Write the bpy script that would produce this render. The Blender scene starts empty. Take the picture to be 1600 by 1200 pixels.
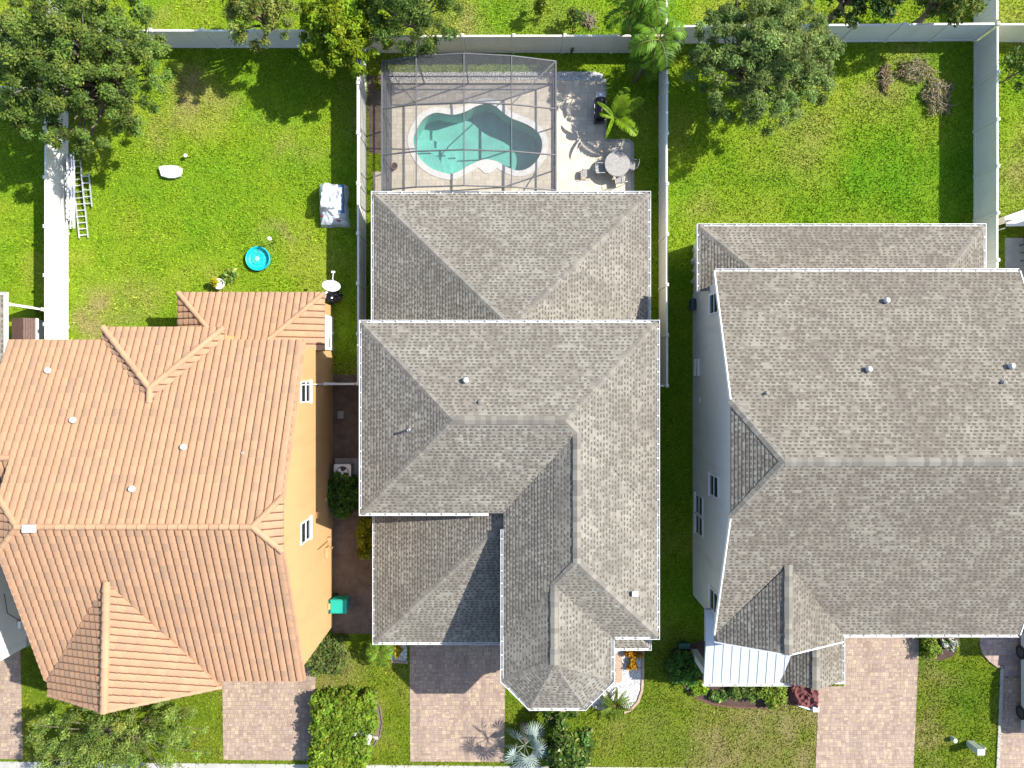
import bpy, bmesh, math, random
import numpy as np
from mathutils import Vector, Matrix
from mathutils.geometry import tessellate_polygon

sc = bpy.context.scene
COL = sc.collection
R = math.radians
H, F = 36.0, 1111.11          # drone height over the lawn (m) and focal length in photo pixels

# ------------------------------------------------------------------ camera, sky, sun
cam = bpy.data.cameras.new('camera'); camo = bpy.data.objects.new('camera', cam); COL.objects.link(camo)
camo.location = (0, 0, H); camo.rotation_euler = (0, 0, 0)
cam.sensor_width = 36; cam.lens = 36 * F / 1600; cam.shift_y = -10 / 1600
cam.clip_start = 0.5; cam.clip_end = 1500
sc.camera = camo
SUNV = Vector((0.97, 0.32, 1.0)).normalized()
w = bpy.data.worlds.new('World'); sc.world = w; w.use_nodes = True
nt = w.node_tree; nt.nodes.clear()
sky = nt.nodes.new('ShaderNodeTexSky'); sky.sky_type = 'NISHITA'; sky.sun_disc = False
sky.sun_elevation = math.asin(SUNV.z); sky.sun_rotation = math.atan2(SUNV.x, SUNV.y)
bg = nt.nodes.new('ShaderNodeBackground'); bg.inputs[1].default_value = 0.132
wo = nt.nodes.new('ShaderNodeOutputWorld')
nt.links.new(sky.outputs[0], bg.inputs[0]); nt.links.new(bg.outputs[0], wo.inputs[0])
sl = bpy.data.lights.new('sun', 'SUN'); sl.energy = 4.6; sl.angle = R(0.5); sl.color = (1.0, 0.95, 0.86)
slo = bpy.data.objects.new('sun', sl); COL.objects.link(slo)
slo.rotation_euler = SUNV.to_track_quat('Z', 'Y').to_euler(); slo.location = SUNV * 80
sc.view_settings.view_transform = 'Standard'; sc.view_settings.look = 'None'
sc.view_settings.exposure = 1.12; sc.view_settings.gamma = 1.0; sc.view_settings.use_curve_mapping = False
sc.cycles.max_bounces = 6; sc.cycles.transparent_max_bounces = 16
sc.cycles.caustics_reflective = False; sc.cycles.caustics_refractive = False

# ------------------------------------------------------------------ helpers
def W(px, py, z=0.0):
    k = (H - z) / F
    return Vector(((px - 800) * k, (590 - py) * k, z))

def tag(o, label=None, cat=None, group=None, kind=None):
    if label: o['label'] = label
    if cat: o['category'] = cat
    if group: o['group'] = group
    if kind: o['kind'] = kind
    return o

def thing(name, label, cat, loc=(0, 0, 0), group=None, rz=0.0):
    o = bpy.data.objects.new(name, None); COL.objects.link(o)
    o.location = loc; o.rotation_euler = (0, 0, rz); o.empty_display_size = 0.3
    return tag(o, label, cat, group)

class MB:
    """mesh builder: verts, faces, uvs per face corner, one random value per face"""
    def __init__(s): s.v = []; s.f = []; s.uv = {}; s.r = {}
    def add(s, vs, fs, rnd=None):
        b = len(s.v); s.v += [tuple(p) for p in vs]
        for f in fs:
            s.f.append([b + i for i in f])
            if rnd is not None: s.r[len(s.f) - 1] = rnd
        return s
    def box(s, x0, y0, z0, x1, y1, z1, rnd=None):
        return s.add([(x0,y0,z0),(x1,y0,z0),(x1,y1,z0),(x0,y1,z0),(x0,y0,z1),(x1,y0,z1),(x1,y1,z1),(x0,y1,z1)],
                     [(0,3,2,1),(4,5,6,7),(0,1,5,4),(1,2,6,5),(2,3,7,6),(3,0,4,7)], rnd)
    def beam(s, p, q, w, h=None, up=(0, 0, 1)):
        p, q = Vector(p), Vector(q); h = h or w
        d = (q - p).normalized(); u = Vector(up)
        if abs(d.dot(u)) > 0.98: u = Vector((0, 1, 0))
        a = d.cross(u).normalized() * w / 2; b = a.cross(d).normalized() * h / 2
        vs = [p - a - b, p + a - b, p + a + b, p - a + b, q - a - b, q + a - b, q + a + b, q - a + b]
        return s.add(vs, [(0,3,2,1),(4,5,6,7),(0,1,5,4),(1,2,6,5),(2,3,7,6),(3,0,4,7)])
    def tube(s, pts, rads, n=8):
        pts = [Vector(p) for p in pts]
        if not hasattr(rads, '__len__'): rads = [rads] * len(pts)
        rings = []
        for i, p in enumerate(pts):
            d = (pts[min(i + 1, len(pts) - 1)] - pts[max(i - 1, 0)]).normalized()
            u = Vector((0, 0, 1)) if abs(d.z) < 0.95 else Vector((1, 0, 0))
            a = d.cross(u).normalized(); b = a.cross(d)
            rings.append([p + (a * math.cos(t) + b * math.sin(t)) * rads[i] for t in [2 * math.pi * j / n for j in range(n)]])
        vs = [v for r_ in rings for v in r_]
        fs = []
        for i in range(len(pts) - 1):
            for j in range(n):
                k = (j + 1) % n
                fs.append((i*n+j, i*n+k, (i+1)*n+k, (i+1)*n+j))
        fs.append(tuple(reversed(range(n)))); fs.append(tuple((len(pts)-1)*n + j for j in range(n)))
        return s.add(vs, fs)
    def lathe(s, c, prof, n=24):
        vs = []; fs = []; c = Vector(c)
        for r_, z in prof:
            for j in range(n):
                t = 2 * math.pi * j / n
                vs.append(c + Vector((r_ * math.cos(t), r_ * math.sin(t), z)))
        for i in range(len(prof) - 1):
            for j in range(n):
                k = (j + 1) % n
                fs.append((i*n+j, i*n+k, (i+1)*n+k, (i+1)*n+j))
        return s.add(vs, fs)
    def prism(s, poly, z0, z1):
        n = len(poly)
        vs = [(p[0], p[1], z0) for p in poly] + [(p[0], p[1], z1) for p in poly]
        fs = [(i, (i+1) % n, n + (i+1) % n, n + i) for i in range(n)]
        s.add(vs, fs)
        b = len(s.v) - 2 * n
        for t in tessellate_polygon([[Vector((p[0], p[1], 0)) for p in poly]]):
            a, b_, c = [Vector((poly[i][0], poly[i][1], 0)) for i in t]
            if (b_ - a).cross(c - a).z < 0: t = t[::-1]
            s.f.append([b + n + i for i in t]); s.f.append([b + i for i in reversed(t)])
        return s
    def build(s, name, mat, parent=None, smooth=False, bevel=0.0):
        me = bpy.data.meshes.new(name); me.from_pydata(s.v, [], s.f); me.update()
        if s.uv:
            ul = me.uv_layers.new(name='UVMap')
            for p in me.polygons:
                uvs = s.uv.get(p.index)
                if uvs:
                    for li, c in zip(p.loop_indices, uvs): ul.data[li].uv = c
        if s.r:
            at = me.attributes.new('rnd', 'FLOAT', 'FACE')
            for i, v in s.r.items(): at.data[i].value = v
        me.materials.append(mat)
        if smooth:
            me.shade_smooth()
        o = link(me, name, parent)
        if bevel:
            b = o.modifiers.new('bevel', 'BEVEL'); b.width = bevel; b.segments = 2; b.limit_method = 'ANGLE'
        return o

def link(me, name, parent=None):
    o = bpy.data.objects.new(name, me); COL.objects.link(o)
    if parent is not None:
        o.parent = parent
        root = parent
        if parent.type == 'EMPTY':
            o.matrix_parent_inverse = (Matrix.Translation(parent.location) @ parent.rotation_euler.to_matrix().to_4x4()).inverted()
    return o

def np_mesh(name, verts, faces_n, mat, parent=None, col=None, quad=4):
    """verts (N*quad,3): separate polygons of `quad` vertices each; col (N*quad,3)"""
    n = len(verts) // quad
    me = bpy.data.meshes.new(name)
    me.vertices.add(len(verts)); me.vertices.foreach_set('co', np.ascontiguousarray(verts, dtype=np.float32).ravel())
    me.loops.add(len(verts)); me.loops.foreach_set('vertex_index', np.arange(len(verts), dtype=np.int32))
    me.polygons.add(n); me.polygons.foreach_set('loop_start', np.arange(0, len(verts), quad, dtype=np.int32))
    me.polygons.foreach_set('loop_total', np.full(n, quad, dtype=np.int32))
    if col is not None:
        at = me.attributes.new('Col', 'FLOAT_COLOR', 'POINT')
        c4 = np.ones((len(verts), 4), dtype=np.float32); c4[:, :3] = col
        at.data.foreach_set('color', c4.ravel())
    me.update(); me.validate()
    me.materials.append(mat)
    return link(me, name, parent)

def struct(name, mb, mat): return tag(mb.build(name, mat), kind='structure')

# value noise in numpy, used for lawn patches
_rs = np.random.RandomState(7)
_lat = _rs.rand(256, 256)
def vnoise(x, y, s):
    x = np.asarray(x) / s + 100.0; y = np.asarray(y) / s + 100.0
    xi = np.floor(x).astype(int); yi = np.floor(y).astype(int)
    fx = x - xi; fy = y - yi; fx = fx*fx*(3-2*fx); fy = fy*fy*(3-2*fy)
    g = lambda a, b: _lat[a % 256, b % 256]
    return (g(xi, yi)*(1-fx)+g(xi+1, yi)*fx)*(1-fy) + (g(xi, yi+1)*(1-fx)+g(xi+1, yi+1)*fx)*fy
def fbm(x, y, s): return 0.5*vnoise(x, y, s)+0.3*vnoise(x, y, s*0.47)+0.2*vnoise(x, y, s*0.21)

# ------------------------------------------------------------------ materials
def new_mat(name):
    m = bpy.data.materials.new(name); m.use_nodes = True
    nt = m.node_tree; b = nt.nodes['Principled BSDF']
    return m, nt, b

class N:
    def __init__(s, nt): s.nt = nt
    def node(s, t, **kw):
        n = s.nt.nodes.new(t)
        for k, v in kw.items(): setattr(n, k, v)
        return n
    def math(s, op, a, b=None, c=None):
        n = s.nt.nodes.new('ShaderNodeMath'); n.operation = op
        for i, x in enumerate((a, b, c)):
            if x is None: continue
            if isinstance(x, (int, float)): n.inputs[i].default_value = x
            else: s.nt.links.new(x, n.inputs[i])
        return n.outputs[0]
    def mix(s, f, a, b, mode='MIX'):
        n = s.nt.nodes.new('ShaderNodeMix'); n.data_type = 'RGBA'; n.blend_type = mode; n.clamp_factor = True
        for idx, x in ((0, f), (6, a), (7, b)):
            if isinstance(x, (int, float)): n.inputs[idx].default_value = x
            elif isinstance(x, tuple): n.inputs[idx].default_value = (*x, 1)
            else: s.nt.links.new(x, n.inputs[idx])
        return n.outputs[2]
    def noise(s, vec, scale, detail=4, rough=0.6):
        n = s.nt.nodes.new('ShaderNodeTexNoise'); n.inputs['Scale'].default_value = scale
        n.inputs['Detail'].default_value = detail; n.inputs['Roughness'].default_value = rough
        if vec is not None: s.nt.links.new(vec, n.inputs['Vector'])
        return n.outputs[0]
    def ramp(s, f, stops):
        n = s.nt.nodes.new('ShaderNodeValToRGB'); e = n.color_ramp.elements
        while len(e) < len(stops): e.new(0.5)
        for el, (p, c) in zip(e, stops):
            el.position = p; el.color = (*c, 1) if isinstance(c, tuple) else (c, c, c, 1)
        s.nt.links.new(f, n.inputs[0]); return n.outputs[0]
    def maprange(s, f, a, b, c=0.0, d=1.0):
        n = s.nt.nodes.new('ShaderNodeMapRange'); s.nt.links.new(f, n.inputs[0])
        for i, x in enumerate((a, b, c, d)): n.inputs[i+1].default_value = x
        return n.outputs[0]
    def white(s, vec):
        n = s.nt.nodes.new('ShaderNodeTexWhiteNoise'); n.noise_dimensions = '3D'; s.nt.links.new(vec, n.inputs[0]); return n.outputs[0]
    def comb(s, x, y, z=0.0):
        n = s.nt.nodes.new('ShaderNodeCombineXYZ')
        for i, a in enumerate((x, y, z)):
            if isinstance(a, (int, float)): n.inputs[i].default_value = a
            else: s.nt.links.new(a, n.inputs[i])
        return n.outputs[0]
    def bump(s, h, strength, dist, b):
        n = s.nt.nodes.new('ShaderNodeBump'); n.inputs['Strength'].default_value = strength; n.inputs['Distance'].default_value = dist
        s.nt.links.new(h, n.inputs['Height']); s.nt.links.new(n.outputs[0], b.inputs['Normal'])
    def pos(s): return s.nt.nodes.new('ShaderNodeNewGeometry').outputs['Position']
    def uv(s): return s.nt.nodes.new('ShaderNodeUVMap').outputs[0]
    def attr(s, nm, out='Fac'):
        n = s.nt.nodes.new('ShaderNodeAttribute'); n.attribute_name = nm; return n.outputs[out]
    def sep(s, v):
        n = s.nt.nodes.new('ShaderNodeSeparateXYZ'); s.nt.links.new(v, n.inputs[0]); return n.outputs

def plain(name, col, rough=0.6, metal=0.0, var=0.12, scale=3.0, spec=None, bump=0.0):
    m, nt, b = new_mat(name); n = N(nt)
    f = n.noise(n.pos(), scale, 5)
    lo = tuple(c * (1 - var) for c in col); hi = tuple(min(1, c * (1 + var)) for c in col)
    nt.links.new(n.ramp(f, [(0.3, lo), (0.7, hi)]), b.inputs['Base Color'])
    b.inputs['Roughness'].default_value = rough; b.inputs['Metallic'].default_value = metal
    if spec is not None: b.inputs['Specular IOR Level'].default_value = spec
    if bump: n.bump(n.noise(n.pos(), scale * 8, 4), bump, 0.02, b)
    return m

def shingle_mat(name, light, brown, dark, seed=0.0):
    m, nt, b = new_mat(name); n = N(nt)
    u, v, _ = n.sep(n.uv())
    rw = n.math('DIVIDE', v, 0.143)
    row = n.math('FLOOR', rw); fv = n.math('FRACT', rw)
    rr = n.white(n.comb(row, seed, 3.0))
    uu = n.math('DIVIDE', n.math('ADD', u, n.math('MULTIPLY', rr, 7.0)), 0.235)
    cell = n.math('FLOOR', uu); fu = n.math('FRACT', uu)
    cr = n.white(n.comb(cell, row, seed)); cr2 = n.white(n.comb(cell, row, seed + 5.0))
    # slot between the raised tabs: dark dash in the lower part of a course
    wdt = n.math('MULTIPLY_ADD', cr, 0.38, 0.34)
    dash = n.math('MULTIPLY', n.math('LESS_THAN', fu, wdt), n.math('LESS_THAN', fv, 0.48))
    dash = n.math('MULTIPLY', dash, n.math('GREATER_THAN', n.white(n.comb(cell, row, seed + 8.0)), 0.14))
    line = n.math('LESS_THAN', fv, 0.10)
    big = n.noise(n.pos(), 0.55, 5, 0.65)
    mid = n.noise(n.pos(), 2.2, 4, 0.6)
    fine = n.noise(n.pos(), 60, 2, 0.6)
    tone = n.math('ADD', n.math('MULTIPLY', cr2, 0.34), n.math('MULTIPLY_ADD', big, 1.0, -0.22))
    base = n.ramp(tone, [(0.18, light), (0.62, brown)])
    c = n.mix(n.maprange(mid, 0.52, 0.8, 0.0, 0.28), base, tuple(x * 0.60 for x in brown))
    c = n.mix(n.math('MULTIPLY', dash, 0.95), c, dark)
    c = n.mix(n.math('MULTIPLY', line, 0.42), c, tuple(x * 0.8 for x in dark))
    streak = n.noise(n.comb(n.math('MULTIPLY', u, 2.5), n.math('MULTIPLY', v, 0.3), seed), 1.0, 3)
    c = n.mix(n.maprange(streak, 0.52, 0.8, 0, 0.45), c, (0.09, 0.085, 0.075))
    c = n.mix(n.math('MULTIPLY', n.math('SUBTRACT', fine, 0.5), 0.5), c, tuple(x * 1.7 for x in light))
    nt.links.new(c, b.inputs['Base Color']); b.inputs['Roughness'].default_value = 0.92
    b.inputs['Specular IOR Level'].default_value = 0.15
    hgt = n.math('SUBTRACT', 1.0, dash)
    n.bump(hgt, 0.8, 0.012, b)
    return m

def cap_mat(name, a, c_):
    m, nt, b = new_mat(name); n = N(nt)
    f = n.math('ADD', n.math('MULTIPLY', n.attr('rnd'), 0.75), n.math('MULTIPLY', n.noise(n.pos(), 9, 3), 0.25))
    nt.links.new(n.ramp(f, [(0.1, a), (0.95, c_)]), b.inputs['Base Color']); b.inputs['Roughness'].default_value = 0.9
    return m

def tile_mat(name, dark=1.0):
    m, nt, b = new_mat(name); n = N(nt)
    u, v, _ = n.sep(n.uv())
    cu = n.math('FLOOR', u); cv = n.math('FLOOR', v)
    cr = n.white(n.comb(cu, cv, 1.0))
    big = n.noise(n.comb(n.math('MULTIPLY', cu, 0.30), n.math('MULTIPLY', cv, 0.36), 0), 1.0, 3)
    t = n.math('ADD', n.math('MULTIPLY', cr, 0.55), n.math('MULTIPLY', big, 0.6))
    c = n.ramp(t, [(0.22, (0.385, 0.225, 0.133)), (0.55, (0.36, 0.206, 0.120)), (0.74, (0.32, 0.196, 0.120)), (0.95, (0.275, 0.178, 0.116))])
    st = n.noise(n.pos(), 1.3, 6, 0.7)
    c = n.mix(n.maprange(st, 0.48, 0.8, 0, 0.55), c, (0.24, 0.155, 0.10))
    fi = n.noise(n.pos(), 25, 3)
    c = n.mix(n.maprange(fi, 0.5, 0.8, 0, 0.25), c, (0.50, 0.33, 0.20))
    nt.links.new(c, b.inputs['Base Color']); b.inputs['Roughness'].default_value = 0.8
    b.inputs['Specular IOR Level'].default_value = 0.25
    return m

def paver_mat(name, tones, mortar, bw=0.22, bh=0.11, stain=0.35, rot=0.0):
    m, nt, b = new_mat(name); n = N(nt)
    vec = n.pos()
    mp = n.node('ShaderNodeMapping'); nt.links.new(vec, mp.inputs[0]); mp.inputs['Rotation'].default_value = (0, 0, rot)
    x, y, _ = n.sep(mp.outputs[0])
    # random pattern of courses: square, soldier and running stones
    ry = n.math('DIVIDE', y, bh * 2); row = n.math('FLOOR', ry); fy = n.math('FRACT', ry)
    rx = n.math('DIVIDE', n.math('ADD', x, n.math('MULTIPLY', n.white(n.comb(row, 2, 2)), 3.0)), bw)
    cx = n.math('FLOOR', rx); fx = n.math('FRACT', rx)
    kind = n.white(n.comb(cx, row, 9.0))
    split_y = n.math('LESS_THAN', kind, 0.45); split_x = n.math('GREATER_THAN', kind, 0.72)
    fy2 = n.math('FRACT', n.math('MULTIPLY', fy, 2)); fx2 = n.math('FRACT', n.math('MULTIPLY', fx, 2))
    sy = n.math('MULTIPLY', split_y, n.math('FLOOR', n.math('MULTIPLY', fy, 2)))
    sx = n.math('MULTIPLY', split_x, n.math('FLOOR', n.math('MULTIPLY', fx, 2)))
    idv = n.comb(n.math('ADD', cx, n.math('MULTIPLY', sx, 0.37)), n.math('ADD', row, n.math('MULTIPLY', sy, 0.41)), 4.0)
    cr = n.white(idv)
    ex = n.math('ADD', n.math('MULTIPLY', split_x, fx2), n.math('MULTIPLY', n.math('SUBTRACT', 1.0, split_x), fx))
    ey = n.math('ADD', n.math('MULTIPLY', split_y, fy2), n.math('MULTIPLY', n.math('SUBTRACT', 1.0, split_y), fy))
    dx = n.math('MINIMUM', ex, n.math('SUBTRACT', 1.0, ex)); dy = n.math('MINIMUM', ey, n.math('SUBTRACT', 1.0, ey))
    edge = n.math('LESS_THAN', n.math('MINIMUM', dx, dy), 0.05)
    k = len(tones) - 1
    c = n.ramp(cr, [(0.05 + 0.9 * i / k, t) for i, t in enumerate(tones)])
    st = n.noise(vec, 0.9, 6, 0.65)
    c = n.mix(n.maprange(st, 0.45, 0.8, 0, stain), c, mortar)
    fi = n.noise(vec, 40, 3)
    c = n.mix(n.maprange(fi, 0.45, 0.8, 0, 0.35), c, tuple(t * 0.5 for t in tones[0]))
    tk = n.noise(n.comb(n.math('MULTIPLY', x, 1.1), n.math('MULTIPLY', y, 0.18), 0), 1.0, 4)
    c = n.mix(n.maprange(tk, 0.5, 0.75, 0, stain * 1.1), c, tuple(t * 0.7 for t in mortar))
    sp = n.noise(vec, 2.7, 2)
    c = n.mix(n.maprange(sp, 0.70, 0.78, 0, stain), c, tuple(t * 0.35 for t in mortar))
    c = n.mix(n.math('MULTIPLY', edge, 0.65), c, mortar)
    nt.links.new(c, b.inputs['Base Color']); b.inputs['Roughness'].default_value = 0.85
    n.bump(n.math('SUBTRACT', 1.0, edge), 0.4, 0.01, b)
    return m

def leaf_mat(name, trans=0.25, rough=0.45):
    m, nt, b = new_mat(name); n = N(nt)
    c = n.attr('Col', 'Color')
    nt.links.new(c, b.inputs['Base Color']); b.inputs['Roughness'].default_value = rough
    b.inputs['Specular IOR Level'].default_value = 0.10
    tr = n.node('ShaderNodeBsdfTranslucent'); nt.links.new(n.mix(0.6, c, (0.16, 0.22, 0.01)), tr.inputs[0])
    mx = n.node('ShaderNodeMixShader'); mx.inputs[0].default_value = trans
    nt.links.new(b.outputs[0], mx.inputs[1]); nt.links.new(tr.outputs[0], mx.inputs[2])
    nt.links.new(mx.outputs[0], nt.nodes['Material Output'].inputs[0])
    return m

def lawn_mat():
    m, nt, b = new_mat('lawn'); n = N(nt)
    c = n.attr('Col', 'Color')
    f = n.noise(n.pos(), 14, 4, 0.7)
    nt.links.new(n.mix(n.maprange(f, 0.35, 0.7, 0.0, 0.75), c, (0.035, 0.05, 0.008)), b.inputs['Base Color'])
    b.inputs['Roughness'].default_value = 0.95; b.inputs['Specular IOR Level'].default_value = 0.1
    n.bump(n.noise(n.pos(), 22, 4), 0.8, 0.04, b)
    return m

def screen_mat():
    # woven mesh: what passes straight through falls with the slant of the ray
    m, nt, b = new_mat('insect_screen'); n = N(nt)
    g = n.node('ShaderNodeNewGeometry')
    dt = n.node('ShaderNodeVectorMath'); dt.operation = 'DOT_PRODUCT'
    nt.links.new(g.outputs['Normal'], dt.inputs[0]); nt.links.new(g.outputs['Incoming'], dt.inputs[1])
    ct = n.math('MAXIMUM', n.math('ABSOLUTE', dt.outputs['Value']), 0.06)
    op = n.math('SUBTRACT', 1.0, n.math('POWER', 0.75, n.math('DIVIDE', 1.0, ct)))
    wv = n.noise(n.comb(n.math('MULTIPLY', n.sep(n.pos())[0], 9.0), n.math('MULTIPLY', n.sep(n.pos())[1], 1.2), n.sep(n.pos())[2]), 3.0, 2)
    op = n.math('MULTIPLY', op, n.maprange(wv, 0.3, 0.7, 0.75, 1.25))
    d = n.node('ShaderNodeBsdfDiffuse'); d.inputs[0].default_value = (0.125, 0.125, 0.14, 1)
    t = n.node('ShaderNodeBsdfTransparent'); mx = n.node('ShaderNodeMixShader')
    nt.links.new(op, mx.inputs[0]); nt.links.new(t.outputs[0], mx.inputs[1]); nt.links.new(d.outputs[0], mx.inputs[2])
    nt.links.new(mx.outputs[0], nt.nodes['Material Output'].inputs[0])
    return m

def water_mat():
    m, nt, b = new_mat('pool_water'); n = N(nt)
    t = n.node('ShaderNodeBsdfTransparent'); t.inputs[0].default_value = (0.60, 0.93, 0.87, 1)
    g = n.node('ShaderNodeBsdfGlossy'); g.inputs['Roughness'].default_value = 0.05
    bp = n.node('ShaderNodeBump'); bp.inputs['Strength'].default_value = 0.15; bp.inputs['Distance'].default_value = 0.03
    nt.links.new(n.noise(n.pos(), 3.0, 3), bp.inputs['Height']); nt.links.new(bp.outputs[0], g.inputs['Normal'])
    fr = n.node('ShaderNodeFresnel'); fr.inputs[0].default_value = 1.33
    mx = n.node('ShaderNodeMixShader'); nt.links.new(fr.outputs[0], mx.inputs[0])
    nt.links.new(t.outputs[0], mx.inputs[1]); nt.links.new(g.outputs[0], mx.inputs[2])
    nt.links.new(mx.outputs[0], nt.nodes['Material Output'].inputs[0])
    return m

def gravel_mat(name, a, b_, c_, scale=16):
    m, nt, b = new_mat(name); n = N(nt)
    vo = n.node('ShaderNodeTexVoronoi'); vo.inputs['Scale'].default_value = scale; nt.links.new(n.pos(), vo.inputs[0])
    cr = n.sep(vo.outputs['Color'])[0]
    c = n.ramp(cr, [(0.1, a), (0.45, b_), (0.9, c_)])
    c = n.mix(n.maprange(vo.outputs['Distance'], 0.35, 0.6, 0, 0.6), c, tuple(x * 0.3 for x in a))
    nt.links.new(c, b.inputs['Base Color']); b.inputs['Roughness'].default_value = 0.9
    n.bump(n.math('SUBTRACT', 1.0, vo.outputs['Distance']), 0.9, 0.05, b)
    return m

def soil_mat(name, a, b_):
    m, nt, b = new_mat(name); n = N(nt)
    f = n.noise(n.pos(), 1.6, 8, 0.72); g = n.noise(n.pos(), 18, 4, 0.7)
    c = n.ramp(f, [(0.35, a), (0.65, b_)])
    c = n.mix(n.maprange(g, 0.4, 0.75, 0, 0.6), c, tuple(x * 0.4 for x in a))
    nt.links.new(c, b.inputs['Base Color']); b.inputs['Roughness'].default_value = 0.95
    n.bump(g, 0.8, 0.05, b)
    return m

def stucco(name, col, stain=(0.3, 0.3, 0.3), sf=0.2):
    m, nt, b = new_mat(name); n = N(nt)
    f = n.noise(n.pos(), 0.9, 6, 0.7); g = n.noise(n.pos(), 30, 3)
    x, y, z = n.sep(n.pos())
    st = n.noise(n.comb(n.math('MULTIPLY', x, 1.6), n.math('MULTIPLY', y, 1.6), n.math('MULTIPLY', z, 0.25)), 1.0, 4)
    c = n.mix(n.maprange(f, 0.4, 0.75, 0, 0.25), col, tuple(q * 0.75 for q in col))
    c = n.mix(n.maprange(st, 0.52, 0.75, 0, sf), c, stain)
    nt.links.new(c, b.inputs['Base Color']); b.inputs['Roughness'].default_value = 0.9
    n.bump(g, 0.3, 0.01, b)
    return m

def glass_mat():
    m, nt, b = new_mat('window_glass')
    b.inputs['Base Color'].default_value = (0.02, 0.026, 0.035, 1); b.inputs['Roughness'].default_value = 0.06
    b.inputs['Specular IOR Level'].default_value = 0.8
    return m

M = {}
M['shingle'] = shingle_mat('grey_shingles', (0.240, 0.226, 0.192), (0.148, 0.134, 0.113), (0.088, 0.079, 0.067))
M['shingle2'] = shingle_mat('weathered_shingles', (0.230, 0.213, 0.178), (0.138, 0.121, 0.100), (0.086, 0.075, 0.062), 31.0)
M['cap'] = cap_mat('shingle_caps', (0.125, 0.114, 0.097), (0.205, 0.190, 0.160))
M['tile'] = tile_mat('roof_tiles')
M['tile_groove'] = plain('tile_groove_shade', (0.15, 0.075, 0.042), 0.9, 0, 0.3, 6)  # shadow lines between the tile barrels, painted in as a darker brown
M['tilecap'] = cap_mat('ridge_tiles', (0.33, 0.192, 0.112), (0.395, 0.235, 0.136))
M['vent'] = plain('vent_metal', (0.48, 0.48, 0.47), 0.5, 0, 0.1)
M['white'] = plain('white_metal', (0.72, 0.72, 0.70), 0.4, 0, 0.06)
M['gutter'] = plain('gutter_metal', (0.60, 0.60, 0.58), 0.35, 0, 0.15, 2.0)
M['vinyl'] = stucco('white_vinyl', (0.68, 0.68, 0.64), (0.40, 0.42, 0.33), 0.25)
M['cream_vinyl'] = stucco('cream_vinyl', (0.62, 0.58, 0.48), (0.40, 0.36, 0.26), 0.25)
M['stucco_orange'] = stucco('ochre_stucco', (0.43, 0.270, 0.118), (0.30, 0.185, 0.085), 0.4)
M['stucco_grey'] = stucco('grey_stucco', (0.60, 0.60, 0.57), (0.42, 0.42, 0.39), 0.45)
M['stucco_cream'] = stucco('cream_stucco', (0.50, 0.46, 0.38))
M['stucco_white'] = stucco('white_stucco', (0.62, 0.62, 0.60))
M['soffit'] = plain('soffit', (0.5, 0.49, 0.46), 0.7)
M['ochre_trim'] = plain('ochre_trim', (0.33, 0.19, 0.11), 0.8)
M['glass'] = glass_mat()
M['paver'] = paver_mat('driveway_pavers', [(0.25, 0.178, 0.140), (0.31, 0.227, 0.170), (0.345, 0.26, 0.19), (0.285, 0.210, 0.175), (0.40, 0.305, 0.21)], (0.135, 0.10, 0.08), 0.21, 0.105)
M['paver_dark'] = paver_mat('walkway_pavers', [(0.21, 0.155, 0.15), (0.29, 0.21, 0.19), (0.38, 0.28, 0.21), (0.25, 0.20, 0.20)], (0.14, 0.11, 0.10), 0.26, 0.13)
M['patio'] = paver_mat('patio_pavers', [(0.50, 0.435, 0.335), (0.55, 0.485, 0.38), (0.60, 0.53, 0.42), (0.52, 0.465, 0.375)], (0.38, 0.33, 0.26), 0.42, 0.20, 0.2)
M['patio_edge'] = paver_mat('patio_border', [(0.30, 0.29, 0.26), (0.36, 0.345, 0.30), (0.40, 0.38, 0.33)], (0.20, 0.19, 0.17), 0.2, 0.1)
M['concrete'] = plain('concrete', (0.33, 0.325, 0.30), 0.9, 0, 0.16, 1.2, bump=0.2)
M['coping'] = plain('pool_coping', (0.62, 0.60, 0.56), 0.8, 0, 0.06, 4)
M['plaster'] = plain('pool_plaster', (0.42, 0.58, 0.54), 0.8, 0, 0.10, 1.5)
M['plaster_step'] = plain('pool_step_plaster', (0.46, 0.66, 0.62), 0.8, 0, 0.08, 3)
M['water'] = water_mat()
M['screen'] = screen_mat()
M['alu'] = plain('bronze_aluminium', (0.085, 0.085, 0.09), 0.65, 0.0, 0.1)
M['ladder'] = plain('aluminium', (0.62, 0.63, 0.64), 0.35, 0.55, 0.1)
M['gravel'] = gravel_mat('white_gravel', (0.50, 0.50, 0.49), (0.64, 0.63, 0.61), (0.74, 0.73, 0.70))
M['mulch'] = soil_mat('mulch', (0.055, 0.032, 0.022), (0.09, 0.055, 0.04))
M['soil'] = soil_mat('bare_soil', (0.115, 0.084, 0.064), (0.21, 0.165, 0.13))
M['tan_curb'] = plain('tan_curb', (0.34, 0.24, 0.17), 0.85, 0, 0.2, 8)
M['lawn'] = lawn_mat()
M['leaf'] = leaf_mat('leaves', 0.28)
M['leafgloss'] = leaf_mat('glossy_leaves', 0.12, 0.22)
M['blade'] = leaf_mat('grass_blades', 0.30, 0.6)
M['bark'] = plain('bark', (0.12, 0.095, 0.07), 0.9, 0, 0.3, 12)
M['twig'] = plain('dry_twigs', (0.28, 0.22, 0.17), 0.9, 0, 0.35, 10)
M['black'] = plain('black_paint', (0.012, 0.012, 0.013), 0.35)
M['dark'] = plain('dark_grey', (0.04, 0.04, 0.045), 0.5)
M['steel'] = plain('steel', (0.35, 0.36, 0.37), 0.35, 0.7)
M['teal'] = plain('teal_plastic', (0.008, 0.30, 0.235), 0.4, 0, 0.08)
M['cyan'] = plain('turquoise_plastic', (0.005, 0.42, 0.50), 0.35, 0, 0.06)
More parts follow.
